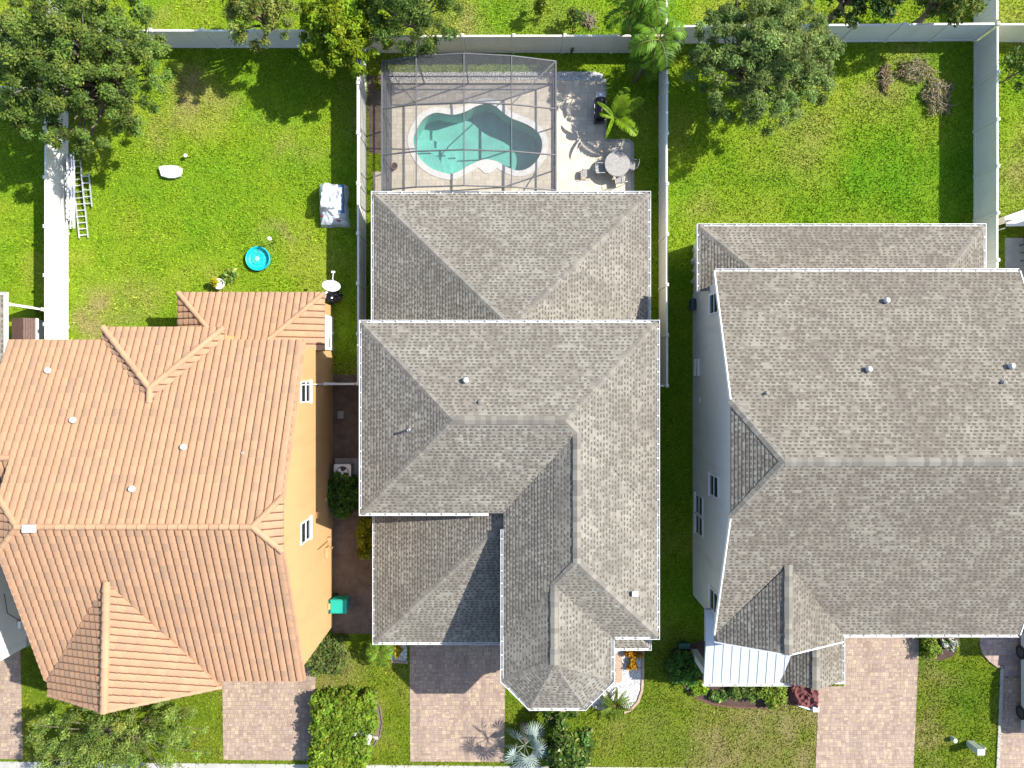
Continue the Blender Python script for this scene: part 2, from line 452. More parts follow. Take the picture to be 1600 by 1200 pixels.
M['green_box'] = plain('pale_green_paint', (0.36, 0.42, 0.36), 0.5, 0, 0.08)
M['dkgreen'] = plain('dark_green_plastic', (0.02, 0.06, 0.05), 0.45)
M['maroon'] = plain('maroon_cloth', (0.13, 0.04, 0.04), 0.85, 0, 0.25, 5)
M['terracotta'] = plain('terracotta', (0.26, 0.14, 0.09), 0.8)
M['brownribs'] = plain('brown_resin', (0.105, 0.062, 0.050), 0.7, 0, 0.2, 6)
M['metalroof'] = plain('white_standing_seam', (0.42, 0.46, 0.49), 0.4, 0.1, 0.05, 1.5)
M['tabletop'] = plain('stone_table_top', (0.25, 0.24, 0.225), 0.5, 0, 0.35, 14)
M['bag'] = plain('black_plastic_bag', (0.01, 0.01, 0.012), 0.2)
M['red'] = plain('red_plastic', (0.35, 0.03, 0.03), 0.4)
M['tyre'] = plain('tyre_rubber', (0.012, 0.012, 0.013), 0.8)
M['carpaint'] = plain('silver_car_paint', (0.55, 0.57, 0.60), 0.25, 0.3, 0.03)
M['stone'] = plain('grey_stone', (0.30, 0.29, 0.27), 0.9, 0, 0.3, 6)

def plastic_sheet():
    m, nt, b = new_mat('clear_plastic_sheet'); n = N(nt)
    b.inputs['Base Color'].default_value = (0.60, 0.65, 0.70, 1); b.inputs['Roughness'].default_value = 0.22
    t = n.node('ShaderNodeBsdfTransparent'); t.inputs[0].default_value = (0.86, 0.90, 0.95, 1)
    mx = n.node('ShaderNodeMixShader')
    f = n.maprange(n.noise(n.pos(), 2.6, 5, 0.7), 0.35, 0.7, 0.50, 0.95)
    nt.links.new(f, mx.inputs[0]); nt.links.new(t.outputs[0], mx.inputs[1]); nt.links.new(b.outputs[0], mx.inputs[2])
    nt.links.new(mx.outputs[0], nt.nodes['Material Output'].inputs[0])
    return m
M['plastic'] = plastic_sheet()

# ------------------------------------------------------------------ ground
def px_poly(pts, z=0.0): return [W(x, y, z) for x, y in pts]

def sheet(name, pts, z, mat, depth=0.0, holes=None, kind='structure', world=False):
    P = [Vector((p[0], p[1], z)) for p in (pts if world else px_poly(pts))]
    loops = [P] + [[Vector((p[0], p[1], z)) for p in h] for h in (holes or [])]
    mb = MB(); allv = [v for l in loops for v in l]
    mb.v = [tuple(v) for v in allv]
    for t in tessellate_polygon(loops):
        a, b, c = [allv[i] for i in t]
        mb.f.append(list(t) if (b - a).cross(c - a).z > 0 else list(reversed(t)))
    if depth:
        n = len(P); mb.add([(p.x, p.y, z) for p in P] + [(p.x, p.y, z - depth) for p in P],
                           [(i, (i + 1) % n, n + (i + 1) % n, n + i) for i in range(n)])
    o = mb.build(name, mat)
    if kind: o['kind'] = kind
    return o

POOL = [(646,219),(650,205),(660,188),(672,179.5),(683.5,176.6),(699,179),(712,179.5),(728,174.7),(743,167),(760,162.6),
        (773.6,166),(785,175.6),(798.5,185),(814,191),(829,198),(841.6,209),(847,222.6),(845.5,238),(838,252),(825.4,263),
        (810,267),(793,262),(777.4,253),(760,249.4),(747,252.3),(731.4,260),(716,268.6),(703,272),(687,268.6),(672,262),(658.6,250.4),(650,236)]
def smooth_loop(pts, n=3):
    out = []; N_ = len(pts)
    for i in range(N_):
        p0, p1, p2, p3 = [Vector(pts[(i + k - 1) % N_]) for k in range(4)]
        for j in range(n):
            t = j / n
            out.append(0.5 * ((2*p1) + (p2-p0)*t + (2*p0-5*p1+4*p2-p3)*t*t + (3*p1-p0-3*p2+p3)*t*t*t))
    return out
POOLW = [Vector(W(p[0], p[1])[:2]) for p in smooth_loop([Vector(q) for q in POOL])]
def offset_loop(loop, d):
    out = []; n = len(loop)
    for i in range(n):
        a, b, c = loop[i-1], loop[i], loop[(i+1) % n]
        t = (c - a).normalized(); nn = Vector((t.y, -t.x))
        out.append(b + nn * d)
    return out
area = sum(POOLW[i-1].x * POOLW[i].y - POOLW[i].x * POOLW[i-1].y for i in range(len(POOLW)))
if area < 0: POOLW.reverse()

# ground sheet with a hole for the pool
HB = [W(620, 140), W(858, 290)]
hx0, hx1 = HB[0].x, HB[1].x; hy1, hy0 = HB[0].y, HB[1].y

DRY = [(285,135,38,1.3),(300,165,40,1.1),(255,200,40,.6),(440,212,30,.55),(345,170,30,.5),(440,366,20,1.0),(428,352,14,.9),(480,235,30,.45),(150,495,36,1.35),(190,480,30,.9),
       (215,470,40,.55),(340,455,30,.4),(1410,105,60,.55),(1385,150,40,.6),(1180,1150,85,1.25),(1230,1125,60,1.2),(1120,1185,60,1.2),(1250,1180,50,1.2),(1030,1150,60,.45),
       (960,1150,50,.35),(1455,1060,26,.9),(1450,1120,26,1.1),(1450,1170,26,1.0),(1480,1060,20,.4),(720,30,45,.85),(690,45,40,.7),(860,30,60,.35),(560,180,14,.6),
       (1250,190,50,.5),(1230,240,55,.4),(1100,330,40,.45),(1590,270,50,.9),(1590,60,40,.5),(1570,330,30,.5),(500,1075,45,.75),(545,1055,40,.8),
       (70,1150,30,.1),(150,1120,60,.1),(20,180,40,.2),(310,1165,30,.25),(250,40,25,.6),(590,150,14,.8)]
LUSH = [(1400,280,130,.8),(1330,310,120,.8),(1080,1180,40,.4),(1520,1090,40,.5),(1030,1050,60,.6),(300,330,80,.2),(180,280,60,.3)]
def lawn_col(x, y):
    x = np.asarray(x, float); y = np.asarray(y, float)
    n1 = fbm(x, y, 2.6); n2 = fbm(x + 40, y + 11, 0.9); n3 = vnoise(x, y, 0.22)
    d = np.zeros_like(x); l = np.zeros_like(x)
    wx = x + (fbm(x + 9, y, 1.4) - 0.5) * 2.4; wy = y + (fbm(x, y + 23, 1.4) - 0.5) * 2.4
    for px, py, r, s in DRY:
        c = W(px, py); q = np.exp(-((wx-c.x)**2 + (wy-c.y)**2) / (2 * (r*0.0324*0.62)**2)); d = np.maximum(d, q * s)
    for px, py, r, s in LUSH:
        c = W(px, py); q = np.exp(-((x-c.x)**2 + (y-c.y)**2) / (2 * (r*0.0324*0.7)**2)); l = np.maximum(l, q * s)
    d = np.clip(d * (0.25 + 1.2 * n2) * .85 + np.clip((n1 - 0.55) * 1.6, 0, 0.2) * (1 - l), 0, 1)
    lush = np.array((0.105, 0.252, 0.007)); mid = np.array((0.238, 0.325, 0.016)); dry = np.array((0.300, 0.270, 0.075)); bare = np.array((0.27, 0.20, 0.12))
    t = np.clip(n1 * 1.35 + 0.02 + (n3 - 0.5) * 0.25 - l * 0.6, 0, 1)[..., None]
    c = lush * (1 - t) + mid * t
    front = np.clip((-12.2 - y) / 1.5, 0, 1)[..., None]          # the front lawns are a darker, browner turf
    c = c * (1 - .42 * front) + np.array((.03, .012, .004)) * front * (n2[..., None])
    dry = dry * (1 - .22 * front); bare = bare * (1 - .2 * front)
    dd = np.clip(d, 0, 1)[..., None]
    c = c * (1 - dd) + (dry * (1 - dd * 0.5) + bare * dd * 0.5) * dd
    return c

def make_lawn():
    xs = np.unique(np.concatenate([np.array([-400, -120, -60, -40]), np.arange(-31, 31.01, 0.3), np.array([40, 60, 120, 400]), [hx0, hx1]]))
    ys = np.unique(np.concatenate([np.array([-400, -120, -60, -35]), np.arange(-23, 23.01, 0.3), np.array([35, 60, 120, 400]), [hy0, hy1]]))
    X, Y = np.meshgrid(xs, ys, indexing='ij'); nx, ny = X.shape
    z = np.zeros_like(X)
    idx = np.arange(nx * ny).reshape(nx, ny)
    q = np.stack([idx[:-1, :-1], idx[1:, :-1], idx[1:, 1:], idx[:-1, 1:]], -1).reshape(-1, 4)
    cx = (xs[:-1] + xs[1:]) / 2; cy = (ys[:-1] + ys[1:]) / 2
    CX, CY = np.meshgrid(cx, cy, indexing='ij')
    keep = ~((CX > hx0) & (CX < hx1) & (CY > hy0) & (CY < hy1)).reshape(-1)
    me = bpy.data.meshes.new('lawn')
    me.from_pydata(np.stack([X.ravel(), Y.ravel(), z.ravel()], 1).tolist(), [], q[keep].tolist())
    c = np.ones((nx * ny, 4), np.float32); c[:, :3] = lawn_col(X.ravel(), Y.ravel())
    c[(np.abs(X.ravel()) > 30.8) | (np.abs(Y.ravel()) > 22.8), :3] = (.085, .135, .02)
    at = me.attributes.new('Col', 'FLOAT_COLOR', 'POINT'); at.data.foreach_set('color', c.ravel())
    me.materials.append(M['lawn'])
    tag(link(me, 'lawn'), kind='structure')
make_lawn()

NOGRASS = []      # world polygons without grass blades
def surf(name, pts, z, mat, depth=0.0, **kw):
    NOGRASS.append([tuple(W(x, y)[:2]) for x, y in pts])
    return sheet(name, pts, z, mat, depth, **kw)

# sidewalk along the street (slabs with joints), driveways, walks
def sidewalk():
    mb = MB(); a, b = W(-300, 1187), W(1900, 1207)
    d = (b - a).normalized(); nrm = Vector((d.y, -d.x, 0)); L = (b - a).length; s = 0
    rnd = random.Random(3)
    while s < L:
        p = a + d * s; q = a + d * min(s + 1.49, L)
        e = 0.025 + rnd.uniform(-0.004, 0.004)
        vs = [p, q, q + nrm * 1.5, p + nrm * 1.5]
        mb.add([(v.x, v.y, e) for v in vs] + [(v.x, v.y, -0.1) for v in vs], [(3,2,1,0),(0,1,5,4),(1,2,6,5),(2,3,7,6),(3,0,4,7)])
        s += 1.51
    struct('sidewalk', mb, M['concrete'])
    NOGRASS.append([tuple(v[:2]) for v in (a, b, b + nrm * 6, a + nrm * 6)])
    mb = MB(); p, q = a + nrm * 1.5, b + nrm * 1.5
    mb.add([p + Vector((0,0,.006)), q + Vector((0,0,.006)), q + nrm*8 + Vector((0,0,.006)), p + nrm*8 + Vector((0,0,.006))], [(3,2,1,0)])
    struct('road', mb, plain('asphalt', (0.05, 0.05, 0.052), 0.9, 0, 0.25, 10))
sidewalk()
surf('driveway', [(347,1040),(494,1040),(490,1188),(349,1187)], 0.020, M['paver'], 0.1)
surf('driveway', [(640,985),(790,985),(788,1190.5),(641,1189.5)], 0.020, M['paver'], 0.1)
surf('driveway', [(1318,970),(1436,970),(1435,1030),(1427,1203),(1274,1201),(1279,1072),(1318,1072)], 0.020, M['paver'], 0.1)
surf('driveway', [(-60,1010),(32,1010),(36,1186),(-60,1185)], 0.020, M['paver'], 0.1)
surf('driveway', [(1566,1058),(1700,1058),(1700,1206),(1560,1204.5)], 0.020, M['paver'], 0.1)
surf('walkway', [(1530,985),(1700,985),(1700,1057),(1568,1057),(1568,1043),(1558,1040),(1545,1030),(1535,1018),(1531,1008)], 0.024, M['paver_dark'], 0.1)
surf('soil_strip', [(518,585),(584,585),(584,990),(518,990)], 0.006, M['soil'])
surf('mulch_bed', [(1046,1015),(1097,1000),(1240,1060),(1232,1100),(1200,1104),(1150,1103),(1115,1099),(1090,1090),(1072,1075),(1058,1050)], 0.008, M['mulch'])
surf('mulch_bed', [(540,1092),(576,1084),(586,1090),(594,1105),(598,1128),(594,1150),(582,1168),(575,1187),(488,1187),(490,1100)], 0.008, M['soil'])
surf('gravel_bed', [(940,1005),(1003,1010),(1004,1060),(1002,1080),(996,1095),(985,1107),(935,1110),(905,1090)], 0.010, M['gravel'])
surf('paver_path', [(962,1020),(972,1020),(971.5,1066),(962,1066)], 0.020, M['tan_curb'], 0.05)
surf('gravel_bed', [(600,1000),(636,1000),(636,1034),(612,1032)], 0.010, M['gravel'])
surf('paver_pad', [(853,1100),(905,1100),(903,1118),(890,1112),(866,1112),(856,1120)], 0.012, M['tan_curb'], 0.05)
surf('soil_bed', [(1443,995),(1500,995),(1490,1025),(1472,1032),(1443,1030)], 0.008, M['mulch'])
surf('paver_pad', [(583,268),(604,268),(604,300),(583,300)], 0.020, M['patio'], 0.05)
# strip under the rear fence and beside the pool screen
surf('soil_strip', [(575,118),(597,118),(600,240),(577,240)], 0.005, M['soil'])

COPE = offset_loop(POOLW, 0.30)
# patio with an opening for the pool
PATIO = [(608,128),(868,126),(945,126),(945,219),(985,220),(989,226),(989,310),(604,310)]
NOGRASS.append([tuple(W(x, y)[:2]) for x, y in PATIO])
sheet('patio', PATIO, 0.030, M['patio'], 0.15, holes=[COPE])
def strip(name, pts, wd, z, mat, h=0.1, kind='structure', closed=False):
    P = [Vector(W(x, y)[:2]) for x, y in pts]; mb = MB(); n = len(P); L = []; Rr = []
    for i, p in enumerate(P):
        a, c = P[max(i-1, 0)], P[min(i+1, n-1)]; t = (c - a).normalized(); nn = Vector((-t.y, t.x)) * wd / 2
        L.append(p + nn); Rr.append(p - nn)
    vs = []
    for l, r_ in zip(L, Rr): vs += [(l.x, l.y, z), (r_.x, r_.y, z), (l.x, l.y, z - h), (r_.x, r_.y, z - h)]
    fs = []
    for i in range(n - 1):
        a, b = 4 * i, 4 * i + 4
        fs += [(a, a+1, b+1, b), (a, b, b+2, a+2), (a+1, a+3, b+3, b+1)]
    fs += [(0, 2, 3, 1), (4*n-4, 4*n-3, 4*n-1, 4*n-2)]
    mb.add(vs, fs); o = mb.build(name, mat); o['kind'] = kind; return o
strip('patio_border', [(945,124),(945,215),(946,219),(950,220),(982,220),(987,223),(988,230),(988,300)], 0.16, 0.036, M['patio_edge'], 0.15)
surf('gravel_strip', [(606,113),(868,112),(930,112),(942,116),(945,127),(606,129.5)], 0.012, M['gravel'])
strip('garden_kerb', [(1004,1012),(1004.5,1055),(1003,1078),(997,1096),(986,1108),(975,1113)], 0.12, 0.07, M['tan_curb'])
strip('garden_kerb', [(1058,1050),(1072,1076),(1090,1091),(1115,1100),(1150,1104),(1200,1105.5),(1232,1101)], 0.09, 0.06, plain('red_brown_kerb', (0.10, 0.045, 0.035), 0.85))
strip('garden_kerb', [(576,1084),(586,1090),(594,1105),(598,1128),(594,1150),(582,1168),(575,1186)], 0.07, 0.06, M['soil'])
strip('garden_kerb', [(612,1033),(638,1035)], 0.12, 0.06, M['paver'])
strip('garden_kerb', [(1531,1005),(1535,1019),(1545,1031),(1557,1040),(1567,1042)], 0.12, 0.09, M['paver_dark'])
strip('garden_kerb', [(1565,1043),(1562,1120),(1558,1204)], 0.16, 0.06, M['patio_edge'])

# ------------------------------------------------------------------ swimming pool (one thing)
def pool():
    t = thing('swimming_pool', 'kidney shaped teal swimming pool with white rim under the screen cage', 'pool', W(745, 220))
    n = len(POOLW); d = 1.45
    mb = MB()
    top = [(p.x, p.y, 0.0) for p in POOLW]
    def depth(p): return -1.15 - 0.12 * min(1, max(0, (p.x + 4.5) / 4.0))
    bot = [(p.x, p.y, depth(p)) for p in POOLW]
    mb.add(top + bot, [((i+1) % n, i, n+i, n+(i+1) % n) for i in range(n)])
    b = len(mb.v); mb.v += bot
    for tr in tessellate_polygon([[Vector(p) for p in bot]]):
        a, b2, c = [Vector((bot[i][0], bot[i][1], 0)) for i in tr]
        tr = tr if (b2-a).cross(c-a).z > 0 else tr[::-1]
        mb.f.append([b + i for i in tr])
    mb.build('basin', M['plaster'], t)
    # rim
    mb = MB(); z = 0.055
    mb.add([(p.x, p.y, z) for p in POOLW] + [(p.x, p.y, z) for p in COPE] + [(p.x, p.y, -0.1) for p in POOLW] + [(p.x, p.y, 0.0) for p in COPE],
           [(i, n+i, n+(i+1) % n, (i+1) % n) for i in range(n)] + [((i+1) % n, 2*n+(i+1) % n, 2*n+i, i) for i in range(n)] +
           [(n+i, 3*n+i, 3*n+(i+1) % n, n+(i+1) % n) for i in range(n)])
    bul = [(738,259),(747,255),(760,253),(773,257),(781,260.5),(775,263),(769,269),(763,271.5),(757,271),(752,266),(747,262)]
    mb2 = MB(); mb2.prism([W(x, y)[:2] for x, y in reversed(bul)], 0.0, 0.062)
    c = mb.build('coping', M['coping'], t); mb2.build('deck_jet_pad', M['coping'], c)
    # steps in the near left end
    cx, cy = W(668, 262)[:2]
    for k, (r_, zz) in enumerate(((1.75, -0.9), (1.35, -0.62), (0.95, -0.36))):
        pts = []
        c0 = Vector(W(662, 263)[:2])
        inner = offset_loop(POOLW, -0.004)
        poly = []
        for j in range(24):
            a = 2*math.pi*j/24; poly.append(c0 + Vector((math.cos(a), math.sin(a))) * r_)
        # keep the part of the disc inside the pool wall
        out = poly
        for i in range(0, len(inner)):
            p, q = inner[i], inner[(i+1) % len(inner)]
            if (p - c0).length > 2.6: continue
            e = q - p; nn = Vector((-e.y, e.x)); new = []
            for j in range(len(out)):
                A, B = out[j], out[(j+1) % len(out)]; da, db = (A-p).dot(nn), (B-p).dot(nn)
                if da >= 0: new.append(A)
                if (da >= 0) != (db >= 0): new.append(A + (B-A) * (da/(da-db)))
            out = new
            if not out: break
        if len(out) > 2: MB().prism(out, -1.3, zz).build('step', M['plaster_step'], t)
    mb = MB(); b = []
    for tr in tessellate_polygon([[Vector((p.x, p.y, -0.10)) for p in POOLW]]):
        a, b2, c = [Vector((POOLW[i].x, POOLW[i].y, 0)) for i in tr]
        b.append(tr if (b2-a).cross(c-a).z > 0 else tr[::-1])
    mb.v = [(p.x, p.y, -0.10) for p in POOLW]; mb.f = [list(x) for x in b]
    mb.build('water', M['water'], t)
pool()

# ------------------------------------------------------------------ roofs
def face_axes(P):
    n = Vector((0, 0, 0))
    for i in range(len(P)):
        a, b = P[i], P[(i+1) % len(P)]
        n += Vector(((a.y-b.y)*(a.z+b.z), (a.z-b.z)*(a.x+b.x), (a.x-b.x)*(a.y+b.y)))
    n.normalize()
    if n.z < 0: n = -n
    u = Vector((0, 0, 1)).cross(n)
    u = u.normalized() if u.length > 1e-4 else Vector((1, 0, 0))
    return n, u, n.cross(u)

def up_order(P):
    a = sum(P[i-1].x * P[i].y - P[i].x * P[i-1].y for i in range(len(P)))
    return P if a > 0 else list(reversed(P))

def roof_shell(name, parent, faces, mat, thick=0.14, uvscale=(1, 1)):
    """sheathing: top faces with UVs in metres along / up the slope, an underside and the edge boards"""
    mb = MB(); edges = {}
    for P in faces:
        P = up_order([Vector(p) for p in P]); n, u, v = face_axes(P)
        b = len(mb.v); mb.v += [tuple(p) for p in P]
        mb.f.append(list(range(b, b + len(P))))
        mb.uv[len(mb.f)-1] = [(p.dot(u) / uvscale[0], p.dot(v) / uvscale[1]) for p in P]
        b = len(mb.v); mb.v += [(p.x, p.y, p.z - thick) for p in P]
        mb.f.append(list(reversed(range(b, b + len(P)))))
        for i in range(len(P)):
            p, q = P[i], P[(i+1) % len(P)]
            kp = tuple(round(c, 2) for c in p); kq = tuple(round(c, 2) for c in q)
            edges.setdefault(frozenset((kp, kq)), []).append((p, q))
    for k, l in edges.items():
        if len(l) == 1:
            p, q = l[0]; dz = Vector((0, 0, thick))
            mb.add([p - dz, q - dz, q, p], [(0, 1, 2, 3)])
    o = mb.build(name, mat, parent)
    if mat in (M['shingle'], M['shingle2']): shingle_courses(o, faces, mat, len(faces))
    return o

SC = 0.143
def shingle_courses(parent, faces, mat, seed=0):
    """overlapping shingle courses: each strip tilted a little over the one below, its butt edge casting a thin shadow"""
    rnd = random.Random(seed); out = bmesh.new(); out.loops.layers.uv.new('UVMap')
    for P in faces:
        P = up_order([Vector(p) for p in P]); n, u, v = face_axes(P); dn = P[0].dot(n)
        us = [p.dot(u) for p in P]; vs_ = [p.dot(v) for p in P]
        bm = bmesh.new(); ul = bm.loops.layers.uv.new('UVMap'); u0, u1 = min(us) - .1, max(us) + .1
        for r_ in range(int(math.floor(min(vs_) / SC)), int(math.ceil(max(vs_) / SC))):
            a = u0
            while a < u1:
                b = min(a + rnd.uniform(.7, 1.05), u1); h = .020 + rnd.uniform(-.003, .005)
                q = [(a, r_*SC - .006, h), (b, r_*SC - .006, h), (b, (r_+1)*SC, .003), (a, (r_+1)*SC, .003)]
                V = [bm.verts.new(u*x + v*y + n*(dn + .004 + z)) for x, y, z in q]
                V += [bm.verts.new(u*x + v*y + n*(dn - .004)) for x, y, z in q[:2]]
                f = bm.faces.new(V[:4])
                for l, (x, y) in zip(f.loops, ((a, r_*SC), (b, r_*SC), (b, (r_+1)*SC - 1e-4), (a, (r_+1)*SC - 1e-4))): l[ul].uv = (x, y)
                f = bm.faces.new((V[4], V[5], V[1], V[0]))
                for l, x in zip(f.loops, (a, b, b, a)): l[ul].uv = (x, r_*SC + .004)
                a = b
        for i in range(len(P)):
            p, q = P[i], P[(i+1) % len(P)]; e = q - p; nn = Vector((e.y, -e.x, 0)).normalized()
            bmesh.ops.bisect_plane(bm, geom=bm.verts[:] + bm.edges[:] + bm.faces[:], plane_co=p + nn * (.015 if abs(e.z) < 1e-3 else 0), plane_no=nn, clear_outer=True)
        m0 = bpy.data.meshes.new('tmp'); bm.to_mesh(m0); bm.free(); out.from_mesh(m0); bpy.data.meshes.remove(m0)
    me = bpy.data.meshes.new('shingle_courses'); out.to_mesh(me); out.free(); me.materials.append(mat)
    return link(me, 'shingle_courses', parent)

def shingle_caps(parent, segs, seed=0, wd=0.165, slope=0.36):
    rnd = random.Random(seed)
    for p, q in segs:
        p, q = Vector(p), Vector(q); mb = MB()
        if q.z > p.z: p, q = q, p           # p is the upper end, pieces run down from it
        L = (q - p).length; k = max(1, int(L / 0.21)); d = (q - p) / k; h = Vector((d.x, d.y, 0)).normalized()
        s = Vector((-h.y, h.x, 0)) * wd
        for i in range(k):
            a = p + d * i; b = p + d * (i + 1.15); r_ = rnd.random(); ww = rnd.uniform(0.93, 1.07)
            z0, z1 = 0.024, 0.034
            dn = Vector((0, 0, -wd * slope))
            vs = [a + s*ww + dn + Vector((0,0,z0)), a + Vector((0,0,z0)), a - s*ww + dn + Vector((0,0,z0)),
                  b + s*ww + dn + Vector((0,0,z1)), b + Vector((0,0,z1)), b - s*ww + dn + Vector((0,0,z1))]
            vs += [v + Vector((0, 0, -0.05)) for v in vs[3:]] + [vs[0] + Vector((0,0,-.05)), vs[2] + Vector((0,0,-.05))]
            mb.add(vs, [(0,3,4,1),(1,4,5,2),(3,6,7,4),(4,7,8,5),(0,9,6,3),(2,5,8,10)], r_)
        mb.build('ridge_caps', M['cap'], parent)

def tile_caps(parent, segs, seed=0, rad=0.115):
    rnd = random.Random(seed)
    for p, q in segs:
        p, q = Vector(p), Vector(q); mb = MB()
        if q.z > p.z: p, q = q, p
        L = (q - p).length; k = max(1, int(L / 0.38)); d = (q - p) / k; h = Vector((d.x, d.y, 0)).normalized()
        s = Vector((-h.y, h.x, 0))
        for i in range(k):
            a = p + d * i; b = p + d * (i + 1.08); r_ = rnd.random(); vs = []
            for c, rr, zz in ((a, rad * 0.92, 0.03), (b, rad * 1.1, 0.05)):
                for j in range(9):
                    t = math.pi * (j / 8) * 1.2 - 0.1 * math.pi
                    vs.append(c + s * rr * math.cos(t) + Vector((0, 0, zz + rr * math.sin(t))))
            fs = [(j, j+1, 10+j, 9+j) for j in range(8)] + [tuple(range(9, 18))]
            mb.add(vs, fs, r_)
        mb.build('ridge_tiles', M['tilecap'], parent, smooth=False)

TP, TL = 0.305, 0.345     # tile pitch across and exposed length up the slope
def tile_field(name, parent, faces):
    """real S-shaped tiles laid over the sheathing, cut to each face"""
    prof = [(0.0, 0.0), (0.14, 0.0), (0.155, 0.050), (0.30, 0.060), (0.55, 0.065), (0.80, 0.060), (0.97, 0.046), (1.0, 0.0)]
    out = bmesh.new()
    uvl = out.loops.layers.uv.new('UVMap')
    for P in faces:
        P = up_order([Vector(p) for p in P]); n, u, v = face_axes(P); o0 = P[0]
        us = [p.dot(u) for p in P]; vs_ = [p.dot(v) for p in P]; dn = o0.dot(n)
        bm = bmesh.new(); ul = bm.loops.layers.uv.new('UVMap')
        for r_ in range(int(math.floor(min(vs_) / TL)), int(math.ceil(max(vs_) / TL))):
            for c in range(int(math.floor(min(us) / TP)), int(math.ceil(max(us) / TP))):
                lo, hi = [], []
                for t, h in prof:
                    uu = (c + t) * TP
                    lo.append(bm.verts.new(u * uu + v * (r_ * TL - 0.02) + n * (dn + 0.045 + h)))
                    hi.append(bm.verts.new(u * uu + v * ((r_ + 1) * TL) + n * (dn + 0.012 + h * 0.9)))
                bt = [bm.verts.new(x.co - n * 0.03) for x in lo]
                for j in range(len(prof) - 1):
                    for f in (bm.faces.new((lo[j], lo[j+1], hi[j+1], hi[j])), bm.faces.new((bt[j], bt[j+1], lo[j+1], lo[j]))):
                        for l in f.loops: l[ul].uv = (c + 0.5, r_ + 0.5)
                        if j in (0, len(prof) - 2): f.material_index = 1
        for i in range(len(P)):
            p, q = P[i], P[(i+1) % len(P)]
            e = q - p; nn = Vector((e.y, -e.x, 0)).normalized()
            lim = 0.04 if abs(e.z) < 1e-3 else 0.0
            bmesh.ops.bisect_plane(bm, geom=bm.verts[:] + bm.edges[:] + bm.faces[:], plane_co=p + nn * lim, plane_no=nn, clear_outer=True)
        m0 = bpy.data.meshes.new('tmp'); bm.to_mesh(m0); bm.free(); out.from_mesh(m0); bpy.data.meshes.remove(m0)
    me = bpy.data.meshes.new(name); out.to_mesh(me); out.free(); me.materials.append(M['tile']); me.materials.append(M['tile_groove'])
    return link(me, name, parent)

_fm = {}
GP = [(0.0, 0.03), (0.0, -0.11), (0.125, -0.11), (0.125, 0.02), (0.105, 0.02), (0.105, -0.09), (0.02, -0.09), (0.02, 0.03)]
def gutter(parent, pts, z, hang=0.62, seed=0):
    """open trough along a counter-clockwise eave line, with straps across it"""
    while parent.type == "MESH": parent = parent.parent
    P = [Vector(p) for p in pts]; n = len(P); nr = []
    for i in range(n):
        ns = []
        if i > 0: d = (P[i] - P[i-1]).normalized(); ns.append(Vector((d.y, -d.x)))
        if i < n-1: d = (P[i+1] - P[i]).normalized(); ns.append(Vector((d.y, -d.x)))
        nr.append(ns[0] if len(ns) == 1 else (ns[0] + ns[1]) / (1 + ns[0].dot(ns[1])))
    k = len(GP); mb = MB(); vs = []
    for p, m in zip(P, nr):
        for o, zz in GP:
            q = p + m * (o + 0.004); vs.append((q.x, q.y, z + zz))
    fs = [(i*k+j, (i+1)*k+j, (i+1)*k+(j+1) % k, i*k+(j+1) % k) for i in range(n-1) for j in range(k)]
    fs += [tuple(range(k)), tuple((n-1)*k + j for j in reversed(range(k)))]
    mb.add(vs, fs); g = mb.build('gutter', M['gutter'], parent)
    rnd = random.Random(seed)
    if 'strap' not in _fm:
        q = MB(); q.box(-.022, .022, -.012, .022, .104, .016); m = bpy.data.meshes.new('gutter_strap'); m.from_pydata(q.v, [], q.f); m.materials.append(M['gutter']); _fm['strap'] = m
    for i in range(n-1):
        d = (P[i+1]-P[i]); L = d.length; d.normalize(); s = 0.4
        while s < L - 0.2:
            a = P[i] + d * s
            o = bpy.data.objects.new('gutter_strap', _fm['strap']); COL.objects.link(o); o.parent = g
            o.location = (a.x, a.y, z); o.rotation_euler = (0, 0, math.atan2(d.y, d.x) + math.pi)
            s += hang * rnd.uniform(0.85, 1.1)
    return g

def on_plane(px, py, P):
    n, u, v = face_axes([Vector(p) for p in P]); o = Vector((0, 0, H)); d = W(px, py, 0) - o
    t = (Vector(P[0]) - o).dot(n) / d.dot(n); return o + d * t

def roof_vent(parent, px, py, face, kind='pipe', h=0.35, r=0.09):
    p = on_plane(px, py, face)
    while parent.type == 'MESH': parent = parent.parent
    if kind == 'pipe':
        o = MB().lathe((p.x, p.y, p.z - 0.1), [(r, 0), (r, h + 0.1), (r * 0.75, h + 0.1), (r * 0.7, h - 0.05), (0.001, h - 0.06)], 14).build('vent_pipe', M['vent'], parent)
        MB().lathe((p.x, p.y, p.z - 0.05), [(r * 2.0, 0.0), (r * 1.7, 0.09), (r * 1.02, 0.16)], 14).build('vent_flashing', M['steel'], o)
    elif kind == 'cap':
        MB().lathe((p.x, p.y, p.z - 0.1), [(r, 0), (r, h), (r * 1.45, h + 0.01), (r * 1.45, h + 0.09), (r * 0.9, h + 0.16), (0.001, h + 0.17)], 16).build('roof_vent', M['vent'], parent, smooth=False)
    else:
        mb = MB(); mb.box(p.x - .10, p.y - .08, p.z - .1, p.x + .10, p.y + .08, p.z + .17); mb.box(p.x - .13, p.y - .11, p.z + .172, p.x + .13, p.y + .11, p.z + .22)
        mb.build('roof_vent', M['vent'], parent, bevel=0.015)

